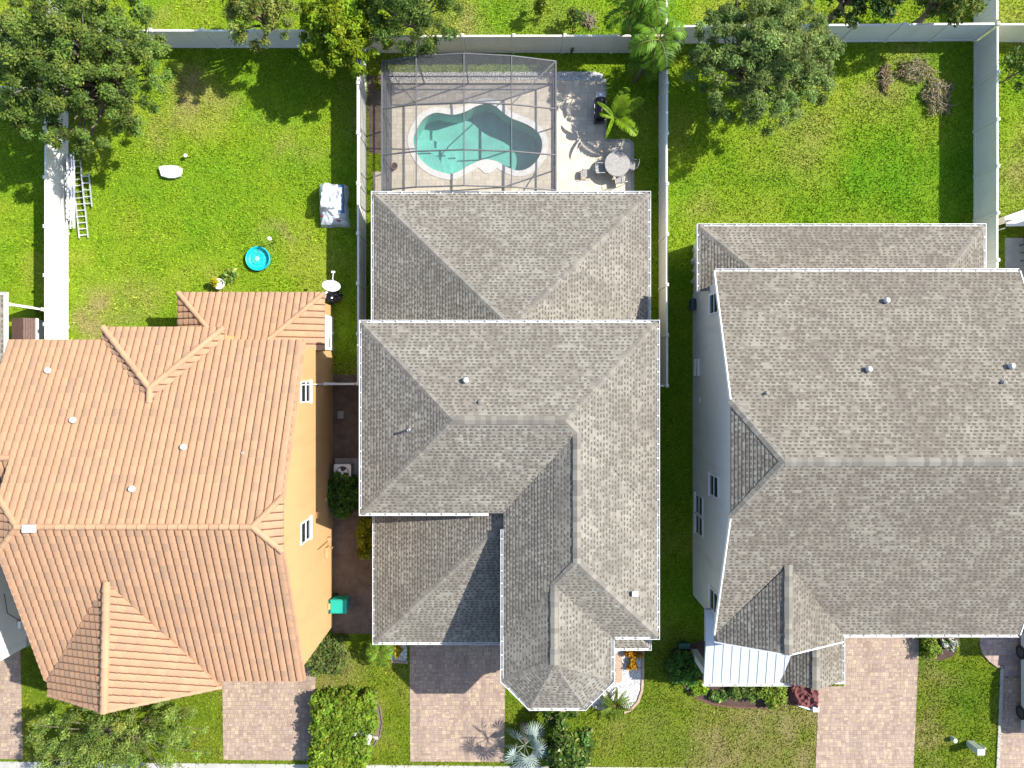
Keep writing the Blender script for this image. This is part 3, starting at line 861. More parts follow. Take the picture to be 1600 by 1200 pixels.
def window(parent, c, axis, wd, ht, side, panes=2, frame='white', rail=False):
    """a sliding window set on a wall. c: centre on the wall plane, axis 'x' (wall faces +-x) or 'y'; side +-1"""
    f = MB(); g = MB(); x, y, z = c; t = 0.06
    def bx(mb, a0, a1, z0, z1, d0, d1):
        lo, hi = sorted((d0 * side, d1 * side))
        if axis == 'x': mb.box(x + lo, y + a0, z0, x + hi, y + a1, z1)
        else: mb.box(x + a0, y + lo, z0, x + a1, y + hi, z1)
    a = wd / 2; b = ht / 2
    bx(f, -a, -a+t, z-b, z+b, -.02, .05); bx(f, a-t, a, z-b, z+b, -.02, .05)
    bx(f, -a+t, a-t, z-b, z-b+t, -.02, .05); bx(f, -a+t, a-t, z+b-t, z+b, -.02, .05)
    if rail: bx(f, -a+t, a-t, z-t*.4, z+t*.4, -.02, .045)
    for i in range(1, 1 if rail else panes): q = -a + wd * i / panes; bx(f, q-t*.4, q+t*.4, z-b+t, z+b-t, -.02, .045)
    bx(f, -a-.06, a+.06, z-b-.07, z-b-.002, -.02, .09)
    fo = f.build('window', M[frame], parent)
    bx(g, -a+t, a-t, z-b+t, z+b-t, -.01, .018); g.build('pane', M['glass'], fo)
    return fo

# ------------------------------------------------------------------ centre house
def centre_house():
    h = thing('shingle_house', 'large grey shingle roofed house in the middle with the pool cage behind it', 'house', (0, -2.5, 0))
    z = 5.8
    V = lambda x, y, zz=z: Vector((x, y, zz))
    A, B, C, D, E, Fv, G = V(-6.37, 2.32), V(6.15, 2.32), V(6.15, -11.0), V(4.22, -11.0), V(4.22, -12.88), V(3.08, -14.02), V(.78, -14.02)
    Hh, I, J = V(-.36, -12.88), V(-.36, -5.74), V(-6.37, -5.74)
    K, L = V(-2.36, -1.71, 7.49), V(2.12, -1.71, 7.49)
    Mm, Nn = V(2.63, -2.22, 7.28), V(2.63, -7.48, 7.28)
    Pp, Q = V(1.742, -8.52, 6.84), V(1.742, -11.75, 6.84)
    faces = dict(n=[A, K, L, B], w=[A, J, K], s=[J, I, Mm, L, K], e=[B, L, Mm, Nn, C], wl=[I, Hh, Q, Pp, Nn, Mm], f=[Nn, Pp, D, C], br=[Pp, Q, E, D],
                 o1=[Q, Hh, G], o2=[Q, G, Fv], o3=[Q, Fv, E])
    r = roof_shell('upper_roof', h, list(faces.values()), M['shingle'])
    shingle_caps(r, [(K, A), (K, J), (K, L), (L, B), (L, Mm), (Mm, Nn), (Nn, C), (Nn, Pp), (Pp, Q), (Q, Hh), (Q, G), (Q, Fv), (Q, E)], 1)
    gutter(r, [(4.40, -11.0), C.xy, B.xy, A.xy, J.xy, (-1.0, -5.74)], z - 0.02, seed=1)
    gutter(r, [(-.36, -6.45), Hh.xy, G.xy, Fv.xy, E.xy, (4.22, -11.14)], z - 0.02, seed=2)
    # vents
    roof_vent(r, 728, 594, faces['n'], 'cap', 0.20, 0.085); roof_vent(r, 750, 628, faces['n'], 'pipe', 0.16, 0.05)
    roof_vent(r, 640, 671, faces['w'], 'pipe', 0.42, 0.05); roof_vent(r, 991, 926, faces['e'], 'box')
    # rear single storey roof
    y0 = 8.54; a, b = Vector((-6.42, y0, 2.95)), Vector((6.33, y0, 2.95)); ap = Vector((-.045, 2.165, 5.63)); rd = Vector((-.045, 2.0, 5.63))
    d, e = Vector((-6.42, 2.0, 2.95)), Vector((6.33, 2.0, 2.95))
    r2 = roof_shell('rear_roof', h, [[a, ap, b], [a, d, rd, ap], [b, ap, rd, e]], M['shingle'])
    shingle_caps(r2, [(ap, a), (ap, b)], 2)
    gutter(r2, [(6.33, 2.1), (6.33, y0), (-6.42, y0), (-6.42, 2.1)], 2.93, seed=3)
    # garage roof
    a, b, c = Vector((-6.36, -12.29, 2.95)), Vector((-.05, -12.29, 2.95)), Vector((-.05, -5.98, 5.6))
    d, e = Vector((-6.36, -5.4, 2.95)), Vector((-.05, -5.4, 5.6))
    r3 = roof_shell('garage_roof', h, [[a, c, e, d], [a, b, c]], M['shingle'])
    shingle_caps(r3, [(c, a)], 3)
    gutter(r3, [(-6.36, -5.7), (-6.36, -12.29), (-.08, -12.29)], 2.93, seed=4)
    # entry roof at the right front corner
    a, b, c, d = Vector((3.95, -12.56, 2.95)), Vector((6.36, -12.56, 2.95)), Vector((6.36, -10.7, 2.95)), Vector((3.95, -10.7, 3.73))
    e = Vector((4.5, -10.7, 3.73))
    r4 = roof_shell('entry_roof', h, [[a, b, e, d], [b, c, e]], M['shingle'])
    gutter(r4, [(4.3, -12.56), (6.36, -12.56), (6.36, -10.8)], 2.93, seed=5)
    # walls
    mb = MB(); mb.prism([(-6.15, -5.5), (-.02, -5.5), (-.02, -10.5), (.02, -12.7), (1.0, -13.65), (2.85, -13.65), (3.85, -12.7), (3.85, -10.65), (5.85, -10.65), (5.85, 2.02), (-6.0, 2.02)], 0, 5.72)
    mb.prism([(-6.15, 2.03), (6.0, 2.03), (6.0, 8.2), (-6.15, 8.2)], 0, 2.86)
    mb.prism([(-6.12, -12.0), (-.03, -12.0), (-.03, -5.53), (-6.12, -5.53)], 0, 2.87)
    wl = mb.build('wall', M['stucco_cream'], h)
    # upper wall above the rear roof is part of the same box; openings
    g = MB(); g.box(-5.4, -12.06, 0.05, -.75, -12.005, 2.25)
    for k in range(1, 4): g.box(-5.38, -12.075, 0.05 + k * .55 - .012, -.77, -12.062, .05 + k * .55 + .012)
    g.build('garage_door', M['white'], h)
    window(h, (1.95, -13.65, 4.4), 'y', 1.5, 1.3, -1); window(h, (1.95, -13.65, 1.5), 'y', 1.5, 1.4, -1)
    window(h, (-3.2, -5.5, 5.2), 'y', 1.2, 0.7, -1); window(h, (5.85, -6.0, 4.3), 'x', 1.0, 1.3, 1); window(h, (5.85, -1.0, 4.3), 'x', 1.0, 1.3, 1)
    window(h, (-6.15, -3.2, 4.3), 'x', 1.0, 1.2, -1); window(h, (0.5, 8.2, 1.15), 'y', 2.4, 2.1, 1, 3)
    MB().box(4.5, -10.72, 0, 5.5, -10.655, 2.1).build('front_door', M['brownribs'], h)
    MB().box(6.0, -12.3, 0, 6.24, -12.06, 2.82).build('porch_column', M['stucco_cream'], h)
centre_house()

# ------------------------------------------------------------------ orange tiled house
def tile_house():
    h = thing('tile_house', 'ochre house with an orange tiled roof left of the grey shingle houses', 'house', (-14.5, -5.5, 0))
    V = lambda x, y, zz=5.8: Vector((x, y, zz))
    TR, R1, RR, LR, L1, TLm = V(-8.83, 1.58), V(-8.83, -4.585, 8.605), V(-9.83, -5.64, 9.085), V(-18.72, -5.64, 9.085), V(-19.75, -4.585, 8.605), V(-19.75, 1.58)
    BR, R2, L2, BL = V(-8.83, -12.83, 5.814), V(-8.83, -6.695, 8.605), V(-19.75, -6.695, 8.605), V(-19.75, -12.83, 5.814)
    X1 = V(-19.75, -3.16, 7.957); X2 = V(-21.34, -3.16, 7.957); X3 = V(-21.34, 1.58); X4 = V(-21.34, -6.2, 6.57); X5 = V(-19.75, -6.2, 6.57)
    upper = [[TR, R1, RR, LR, L1, TLm], [TLm, X1, X2, X3], [X1, X5, X4, X2], [BR, BL, L2, LR, RR, R2], [R1, R2, RR], [L1, LR, L2]]
    r = roof_shell('upper_roof', h, upper, M['ochre_trim'], 0.16)
    tile_field('roof_tiles', r, upper)
    tile_caps(r, [(RR, LR), (RR, R1), (RR, R2), (LR, L1), (LR, L2), (X1, X2)], 1)
    # verge tiles on the raked edges
    for p, q in ((TR, R1), (BR, R2), (L2, BL)):
        vm = MB(); s = 0.06 if p.x > -12 else -0.06; k = int((q - p).length / 0.345); d = (q - p) / k
        for i in range(k):
            a = p + d * i; b = p + d * (i + 1.0); hi = 0.075 if p.z < q.z else 0.1
            if p.z > q.z: a, b = b, a
            vm.add([a + Vector((-s*1.6, 0, .09)), a + Vector((s, 0, .10)), a + Vector((s, 0, -.12)), b + Vector((-s*1.6, 0, .06)), b + Vector((s, 0, .07)), b + Vector((s, 0, -.15))],
                   [(0,1,4,3), (1,2,5,4), (0,2,1)], random.random())
        vm.build('verge_tiles', M['tilecap'], r)
    # hipped bay at the rear
    a, b, ap, rd = V(-17.34, 2.12), V(-12.23, 2.12), V(-14.79, -.43, 6.96), V(-14.79, -.97, 6.96)
    bay = [[a, ap, b], [a, V(-17.34, 1.58), rd, ap], [b, ap, rd, V(-12.23, 1.58)]]
    rb = roof_shell('bay_roof', h, bay, M['ochre_trim'], 0.16); tile_field('roof_tiles', rb, bay); tile_caps(rb, [(ap, a), (ap, b), (ap, rd)], 2, 0.125)
    # low rear roof
    z = 2.95; a, b, c, d = V(-15.49, 3.93, z), V(-8.73, 3.93, z), V(-11.36, 1.3, 4.15), V(-12.86, 1.3, 4.15)
    low = [[a, b, c, d], [b, V(-8.73, 1.22, z), V(-11.36, 1.22, 4.15), c], [a, d, V(-15.49, 1.3, z)]]
    rl = roof_shell('rear_roof', h, low, M['ochre_trim'], 0.16); tile_field('roof_tiles', rl, low); tile_caps(rl, [(c, b), (d, a)], 3)
    # front gable
    ap, fr, Rr, Ll, Lb = V(-15.93, -8.0, 8.02), V(-16.3, -13.35, 7.55), V(-12.31, -13.1, 5.86), V(-19.62, -13.42, 5.86), V(-19.62, -12.75, 5.9)
    fg = [[ap, fr, Rr], [ap, Lb, Ll, fr]]
    rf = roof_shell('front_gable_roof', h, fg, M['ochre_trim'], 0.2); tile_field('roof_tiles', rf, fg); tile_caps(rf, [(ap, fr)], 4, 0.15)
    tile_caps(rf, [(fr, Rr), (fr, Ll)], 5, 0.08)
    for px, py in ((78, 579), (117, 656), (289, 698), (209, 763)): roof_vent(r, px, py, upper[0], 'cap', 0.20, 0.09)
    roof_vent(r, 381, 707, upper[0], 'pipe', 0.14, 0.05)
    p = on_plane(50, 824, upper[0]); MB().box(p.x - .25, p.y - .16, p.z + .1, p.x + .25, p.y + .14, p.z + .24).build('ridge_patch', M['vent'], h, bevel=.03)
    # walls: gable ended main block, rear block
    mb = MB(); prof = [(-12.55, 0), (1.32, 0), (1.32, 5.76), (-4.6, 8.40), (-6.68, 8.40), (-12.55, 5.76)]; x0, x1 = -19.5, -9.07; n = len(prof)
    mb.add([(x0, y, q) for y, q in prof] + [(x1, y, q) for y, q in prof], [(i, (i+1) % n, n + (i+1) % n, n+i) for i in range(n)] + [tuple(reversed(range(n))), tuple(range(n, 2*n))])
    mb.prism([(-15.2, 1.33), (-9.10, 1.33), (-9.10, 3.62), (-15.2, 3.62)], 0, 2.86)
    mb.prism([(-17.05, 1.34), (-12.5, 1.34), (-12.5, 1.85), (-17.05, 1.85)], 2.9, 5.7)
    mb.prism([(-19.3, -13.1), (-13.0, -13.1), (-13.0, -12.56), (-19.3, -12.56)], 0, 5.7)
    mb.build('wall', M['stucco_orange'], h)
    window(h, (-9.07, -.62, 4.8), 'x', 0.95, 1.45, 1, rail=True); window(h, (-9.07, -6.72, 4.8), 'x', 0.95, 1.45, 1, rail=True)
    window(h, (-16.2, -13.1, 4.3), 'y', 1.6, 1.3, -1)
    s = MB(); s.box(-9.09, 1.36, 0.05, -9.03, 3.05, 2.35); s.box(-9.03, 2.18, .05, -8.99, 2.26, 2.35); sd = s.build('sliding_door', M['white'], h); MB().box(-9.03, 1.5, .9, -8.97, 1.95, 1.05).build('handle', M['steel'], sd)
    g = MB(); g.box(-12.5, -12.62, 0.05, -9.4, -12.56, 2.25); g.build('garage_door', M['white'], h)
    for y0, y1, z0, z1 in ((-8.75, -8.25, 1.0, 1.6), (-8.1, -7.85, .8, 1.2), (-5.95, -5.8, 1.6, 1.8), (-6.5, -6.2, 2.9, 3.2), (-11.4, -11.1, .7, 1.1)):
        MB().box(-9.06, y0, z0, -8.93, y1, z1).build('utility_box', M['stucco_orange'], h, bevel=.02)
    mb = MB(); mb.tube([(-8.98, -8.5, 0), (-8.98, -8.5, 1.0)], .03); mb.tube([(-8.98, -8.0, 1.2), (-8.98, -8.0, 3.0)], .02); mb.build('conduit', M['stucco_orange'], h)
    mb = MB(); mb.tube([(-9.02, -.31, 5.6), (-9.02, -.31, .1)], .03); mb.build('downspout', M['white'], h)
tile_house()

# ------------------------------------------------------------------ right grey house
def right_house():
    h = thing('shingle_house', 'wide grey shingle house at the right with a white metal porch roof', 'house', (15, -4, 0))
    V = lambda x, y, zz=5.8: Vector((x, y, zz))
    xl, xr, yt, yb = 8.63, 21.55, 4.50, -10.9
    yr = (yt + yb) / 2; zr = 5.8 + (yt - yr) * .415; zc = zr - .96; dy = .96 / .415
    TL, TRr, BL, BR = V(xl, yt), V(xr, yt), V(xl, yb), V(xr, yb)
    L1, L2, LR = V(xl, yr + dy, zc), V(xl, yr - dy, zc), V(xl + 1.73, yr, zr)
    R1, R2, RR = V(xr, yr + dy, zc), V(xr, yr - dy, zc), V(xr - 1.73, yr, zr)
    faces = [[TL, L1, LR, RR, R1, TRr], [BL, BR, R2, RR, LR, L2], [L1, L2, LR], [R1, RR, R2]]
    r = roof_shell('main_roof', h, faces, M['shingle2'])
    shingle_caps(r, [(LR, RR), (LR, L1), (LR, L2), (RR, R1), (RR, R2)], 11)
    gutter(r, [TRr.xy, TL.xy], 5.78, seed=6); gutter(r, [(14.1, yb), BR.xy], 5.78, seed=7)
    for a, b in ((TL, L1), (BL, L2), (TRr, R1), (BR, R2)):
        sx = -.03 if a.x < 15 else .03
        MB().beam(a + Vector((sx, 0, -.07)), b + Vector((sx, 0, -.07)), .05, .2).build('bargeboard', M['white'], r)
    for px, py, k, hh, rr in ((1383, 470, 'cap', .20, .085), (1355, 577, 'cap', .20, .085), (1577, 572, 'cap', .20, .085), (1197, 614, 'pipe', .22, .045), (1566, 597, 'pipe', .2, .05)):
        roof_vent(r, px, py, faces[0], k, hh, rr)
    # front wing
    ap, fr, el, er = V(11.2, -7.57, 7.24), V(11.2, -11.2, 7.24), V(8.63, -11.2), V(14.05, -11.2)
    wing = [[ap, V(8.63, -10.9, 5.83), el, fr], [ap, fr, er, V(14.05, -10.9, 5.83)]]
    rw = roof_shell('wing_roof', h, wing, M['shingle2']); shingle_caps(rw, [(ap, fr)], 12)
    for p, q in ((el, fr), (fr, er)): MB().beam(p + Vector((0, -.03, -.07)), q + Vector((0, -.03, -.07)), .05, .16).build('bargeboard', M['white'], rw)
    # low gable over the entry
    z = 2.95; a, b, c, d = V(13.79, -10.95, 3.78), V(13.79, -14.12, 3.78), V(12.35, -14.12, z), V(12.35, -10.95, z)
    e, f = V(15.35, -14.12, z), V(15.35, -10.95, z)
    low = [[a, d, c, b], [a, b, e, f]]
    rg = roof_shell('entry_roof', h, low, M['shingle2']); shingle_caps(rg, [(a, b)], 13)
    gutter(rg, [(15.35, -14.12), (15.35, -11.0)], z - .02, seed=8)
    MB().box(14.45, -14.25, z - .16, 15.47, -14.13, z - .02).build('fascia', M['white'], rg)
    # white standing seam roof
    mr = MB(); zt, zb = 3.62, 3.0
    def roofz(y): return zb + (zt - zb) * (y + 14.2) / 3.3
    mr.add([(8.88, -14.2, zb), (13.2, -14.2, zb), (13.2, -10.9, zt), (8.88, -10.9, zt), (8.88, -14.2, zb-.1), (13.2, -14.2, zb-.1), (13.2, -10.9, zt-.1), (8.88, -10.9, zt-.1)],
           [(0,1,2,3), (7,6,5,4), (0,4,5,1), (1,5,6,2), (2,6,7,3), (3,7,4,0)])
    m_ = mr.build('metal_roof', M['metalroof'], h)
    sm = MB(); x = 8.9
    while x < 13.0:
        sm.beam((x, -14.2, zb + .012), (x, -10.92, zt + .012), .018, .024); x += .41
    sm.build('standing_seams', M['metalroof'], m_)
    gutter(m_, [(8.88, -14.2), (13.0, -14.2)], zb - .02, seed=9)
    mr = MB(); mr.box(8.80, -12.05, zt - .2, 9.22, -10.55, zt + .06); mr.build('side_flashing', M['metalroof'], h, bevel=.02)
    # rear low roof
    z = 2.95; a, b, c, d = V(8.73, 7.03, z), V(21.92, 7.03, z), V(19.2, 4.31, 4.08), V(11.45, 4.31, 4.08)
    low = [[a, d, c, b], [a, V(8.73, 4.02, z), V(11.45, 4.02, 4.08), d], [b, c, V(19.2, 4.1, 4.08), V(21.92, 4.1, z)]]
    rr_ = roof_shell('rear_roof', h, low, M['shingle2']); shingle_caps(rr_, [(d, a), (c, b)], 14)
    gutter(rr_, [(21.92, 4.3), (21.92, 7.03), (8.73, 7.03), (8.73, 4.0)], z - .02, seed=10)
    # walls
    mb = MB(); prof = [(-10.62, 0), (4.22, 0), (4.22, 5.72), (yr + dy, zc - .2), (yr - dy, zc - .2), (-10.62, 5.72)]; x0, x1 = 9.14, 21.2; n = len(prof)
    mb.add([(x0, y, q) for y, q in prof] + [(x1, y, q) for y, q in prof], [(i, (i+1) % n, n + (i+1) % n, n+i) for i in range(n)] + [tuple(reversed(range(n))), tuple(range(n, 2*n))])
    mb.prism([(9.18, 4.23), (21.6, 4.23), (21.6, 6.75), (9.18, 6.75)], 0, 2.86)
    mb.prism([(9.2, -11.0), (13.75, -11.0), (13.75, -10.63), (9.2, -10.63)], 0, 5.7)
    mb.box(9.16, -11.0, .0, 9.6, -10.64, 5.68)
    mb.build('wall', M['stucco_grey'], h)
    window(h, (9.14, 3.35, 3.9), 'x', 0.95, 1.35, -1, rail=True); window(h, (9.14, -4.9, 3.9), 'x', 1.0, 1.35, -1, rail=True); window(h, (9.14, -10.1, 3.9), 'x', 1.0, 1.35, -1, rail=True)
    window(h, (9.14, -6.2, 1.35), 'x', .95, 1.3, -1, rail=True); window(h, (9.14, -7.2, 1.35), 'x', .95, 1.3, -1, rail=True)
    for z0 in (0.42, 1.05): MB().box(9.04, .08, z0, 9.132, .92, z0 + .38).build('wall_vent', M['white'], h, bevel=.02)
    MB().box(9.06, -1.2, 1.3, 9.132, -.95, 1.62).build('wall_vent', M['stucco_white'], h, bevel=.02)
    g = MB(); g.box(15.6, -10.68, .05, 18.9, -10.625, 2.3); g.build('garage_door', M['white'], h)
    for x in (9.05, 12.2): MB().box(x, -14.05, 0, x + .32, -13.73, 2.86).build('porch_column', M['stucco_grey'], h)
    window(h, (17.6, -10.62, 4.3), 'y', 1.6, 1.3, -1); window(h, (15.2, 6.75, 1.2), 'y', 2.4, 2.1, 1, 3)
right_house()

# ------------------------------------------------------------------ houses that only reach into the frame
def west_house():
    h = thing('white_house', 'white neighbouring house whose corner shows at the lower left edge', 'house', (-26, -5, 0))
    mb = MB(); mb.prism([(-33, -13.35), (-24.1, -13.35), (-24.1, -1.5), (-33, -1.5)], 0, 5.7); mb.prism([(-33, -1.49), (-25.7, -1.49), (-25.7, 3.4), (-33, 3.4)], 0, 2.86)
    mb.build('wall', M['stucco_white'], h)
    mb = MB(); mb.box(-24.11, -13.36, .0, -24.06, -1.6, .75); mb.build('base_band', M['concrete'], h)
    r = roof_shell('roof', h, [[Vector((-33.2, -13.7, 5.8)), Vector((-24.0, -13.7, 5.8)), Vector((-28.6, -7.4, 8)), Vector((-33.2, -7.4, 8))],
        [Vector((-24.0, -13.7, 5.8)), Vector((-24.0, -1.2, 5.8)), Vector((-28.6, -7.4, 8))], [Vector((-24.0, -1.2, 5.8)), Vector((-33.2, -1.2, 5.8)), Vector((-33.2, -7.4, 8)), Vector((-28.6, -7.4, 8))]], M['shingle'])
    r2 = roof_shell('rear_roof', h, [[Vector((-33.2, 3.85, 2.95)), Vector((-23.62, 3.85, 2.95)), Vector((-25.2, 2.3, 3.55)), Vector((-33.2, 2.3, 3.55))],
        [Vector((-23.62, 3.85, 2.95)), Vector((-25.2, 2.3, 3.55)), Vector((-25.2, -1.0, 3.55)), Vector((-23.62, -1.0, 2.95))]], M['shingle'])
    gutter(r2, [(-23.62, -1.0), (-23.62, 3.85), (-33, 3.85)], 2.93, seed=21)
    mb = MB(); mb.box(-24.05, -12.2, 1.1, -23.9, -11.85, 1.45); lampb = mb.build('wall_lamp', M['white'], h, bevel=.03)
    mb = MB(); mb.tube([(-23.95, -11.9, 1.3), (-23.98, -11.2, 2.2), (-23.99, -10.2, 2.4)], .015, 6); mb.tube([(-23.95, -12.1, 1.2), (-23.98, -11.8, .6), (-23.99, -10.4, .5)], .015, 6); mb.build('cable', M['black'], h)
west_house()

def east_patio():
    h = thing('white_house', 'white neighbouring house corner with a covered patio at the right edge', 'house', (27, 5, 0))
    mb = MB(); mb.prism([(28.6, -11.8), (34, -11.8), (34, 4.5), (28.6, 4.5)], 0, 5.7); mb.build('wall', M['stucco_white'], h)
    roof_shell('roof', h, [[Vector((28.3, -12.2, 5.8)), Vector((34.2, -12.2, 5.8)), Vector((34.2, -2.2, 8)), Vector((30.8, -2.2, 8))],
        [Vector((28.3, -12.2, 5.8)), Vector((30.8, -2.2, 8)), Vector((28.3, 4.7, 5.8))], [Vector((28.3, 4.7, 5.8)), Vector((30.8, -2.2, 8)), Vector((34.2, -2.2, 8)), Vector((34.2, 4.7, 5.8))]], M['shingle'])
    mb = MB(); mb.prism([(27.6, 4.6), (34, 4.6), (34, 7.9), (27.6, 7.9)], 0, 2.84); mb.build('rear_wall', M['stucco_white'], h)
    roof_shell('rear_roof', h, [[Vector((26.0, 8.3, 2.95)), Vector((28.5, 4.7, 4.0)), Vector((34.2, 4.7, 4.0)), Vector((34.2, 8.3, 2.95))], [Vector((26.0, 8.3, 2.95)), Vector((26.0, 1.0, 2.95)), Vector((28.5, 1.0, 4.0)), Vector((28.5, 4.7, 4.0))]], M['shingle'])
    for y in (1.2, 7.9): MB().box(26.1, y - .12, 0, 26.34, y + .12, 2.8).build('patio_column', M['stucco_white'], h)
    surf('concrete_patio', [(1570,372),(1700,372),(1700,440),(1570,440)], .05, M['concrete'], .1)
    t = thing('patio_table', 'white patio table top seen at the right edge behind the fence', 'table', W(1592, 348))
    a = [W(1570, 341, .72), W(1640, 320, .72), W(1640, 352, .72), W(1572, 354, .72)]
    MB().prism([p.xy for p in reversed(a)], .72, .78).build('table_top', M['white'], t)
    for q in a: MB().tube([(q.x*.998, q.y*.99, 0), (q.x*.998, q.y*.99, .72)], .03).build('leg', M['white'], t)
    b = tag(MB().prism([p.xy for p in reversed([W(1570, 338, 1.1), W(1700, 292, 1.1), W(1700, 303, 1.1), W(1570, 349, 1.1)])], 0, 1.1).build('low_wall', M['stucco_cream']),
            'pale low wall slanting beside the right edge patio', 'wall')
    for i, (px, py) in enumerate(((1598, 378), (1600, 402))):
        t = thing('patio_chair', ['black patio chair nearest the white patio table', 'black patio chair beside the white rocks'][i], 'chair', W(px, py), 'chairs on the right edge patio')
        c = W(px, py); MB().box(c.x - .25, c.y - .25, .40, c.x + .25, c.y + .25, .46).build('seat', M['black'], t, bevel=.02)
        MB().box(c.x + .2, c.y - .25, .462, c.x + .26, c.y + .25, .95).build('backrest', M['black'], t, bevel=.02)
        for sx in (-.2, .2):
            for sy in (-.2, .2): MB().tube([(c.x+sx, c.y+sy, .05), (c.x+sx, c.y+sy, .4)], .02).build('leg', M['black'], t)
east_patio()

# ------------------------------------------------------------------ fences (each run one thing: posts, panels)
def fence_meshes(L, mat):
    key = (round(L, 3), mat.name)
    if key in _fm: return _fm[key]
    p = MB(); p.box(-.064, -.064, 0, .064, .064, 1.80)
    c = MB(); c.add([(-.08,-.08,1.801),(.08,-.08,1.801),(.08,.08,1.801),(-.08,.08,1.801),(-.08,-.08,1.84),(.08,-.08,1.84),(.08,.08,1.84),(-.08,.08,1.84),(0,0,1.90)],
                    [(3,2,1,0),(0,1,5,4),(1,2,6,5),(2,3,7,6),(3,0,4,7),(4,5,8),(5,6,8),(6,7,8),(7,4,8)])
    q = MB(); a, b = .066, L - .066
    q.box(a, -.045, 1.66, b, .045, 1.78); q.box(a, -.045, .06, b, .045, .20)
    n = max(3, int((b - a) / .28)); wd = (b - a) / n
    for i in range(n): q.box(a + wd*i + .004, -.018, .20, a + wd*(i+1) - .004, .018, 1.66)
    q.box(a, -.010, .19, b, .010, 1.665)
    def me(mb, nm):
        m = bpy.data.meshes.new(nm); m.from_pydata(mb.v, [], mb.f); m.materials.append(mat); return m
    _fm[key] = (me(p, 'post'), me(c, 'post_cap'), me(q, 'panel')); return _fm[key]

def fence(label, p0, p1, mat, end=True, start=True):
    p0, p1 = Vector(p0), Vector(p1); d = p1 - p0; T = d.length; n = max(1, round(T / 2.42)); L = T / n
    f = bpy.data.objects.new('vinyl_fence', None); COL.objects.link(f); f.location = (p0.x, p0.y, 0); f.rotation_euler = (0, 0, math.atan2(d.y, d.x))
    tag(f, label, 'fence', 'white vinyl privacy fences')
    pm, cm, qm = fence_meshes(L, mat)
    rnd = random.Random(int(T * 100))
    for i in range(n + 1):
        if (i == 0 and not start) or (i == n and not end): continue
        o = bpy.data.objects.new('post', pm); COL.objects.link(o); o.parent = f; o.location = (i * L, 0, 0)
        c = bpy.data.objects.new('post_cap', cm); COL.objects.link(c); c.parent = o
    for i in range(n):
        o = bpy.data.objects.new('panel', qm); COL.objects.link(o); o.parent = f; o.location = (i * L, 0, rnd.uniform(-.012, .0)); o.rotation_euler = (rnd.uniform(-.008, .008), 0, 0)
    return f
XL, XM, XR, XE = -22.47, -7.41, 7.46, 23.37
fence('sunlit white fence left of the ladders, running down to the tiled house', (XL, 16.72), (XL, 0.2), M['vinyl'])
fence('white fence continuing up from the left yard under the big oak at the top left', (XL, 16.85), (XL, 24.1), M['vinyl'], start=False)
fence('white back fence of the left yard beside the yellow green tree', (XL + .1, 16.72), (XM, 16.70), M['vinyl'], start=False)
fence('cream back fence behind the pool cage', (XM + .1, 16.45), (XR, 16.45), M['cream_vinyl'], start=False, end=False)
fence('white back fence of the right yard behind the brush pile', (XR + .1, 16.92), (XE, 17.05), M['vinyl'], start=False)
fence('white fence between the left yard and the pool cage, beside the plastic covered heap', (XM, 16.6), (XM, -.3), M['vinyl'], start=False)
fence('white fence between the palm corner of the pool yard and the right yard', (XR, 16.6), (XR, -.38), M['vinyl'])
fence('white fence right of the brush pile with long shaded panels', (XE, 16.95), (XE, 3.4), M['vinyl'], start=False)
fence('white fence continuing up from the corner at the top right', (XE, 17.18), (XE, 24.4), M['vinyl'], start=False)
fence('cream fence running out of frame at the top right corner', (XE + .1, 17.0), (XE + 7.3, 17.0), M['cream_vinyl'], start=False)
fence('white fence running up from the back fence beside the big palm', (XR, 16.75), (XR, 24.0), M['vinyl'], start=False)
fence('white fence running out of frame left of the big oak, at the very top left', (XL - .1, 16.72), (XL - 7.4, 16.72), M['vinyl'], start=False)
fence('white fence running out of frame at the left edge below the big oak', (XL - .1, 13.9), (XL - 7.4, 14.2), M['vinyl'], start=False)
fence('short white fence between the tiled house and the middle fence', (-9.0, -.30), (XM - .08, -.30), M['vinyl'], end=False)
fence('short white fence return between the right fence end and the centre house', (XR - .08, -.38), (6.1, -.38), M['vinyl'], start=False)
fence('short white fence return from the sunlit left fence to the brown shed corner', (-24.15, 3.52), (XL - .1, 3.28), M['vinyl'])

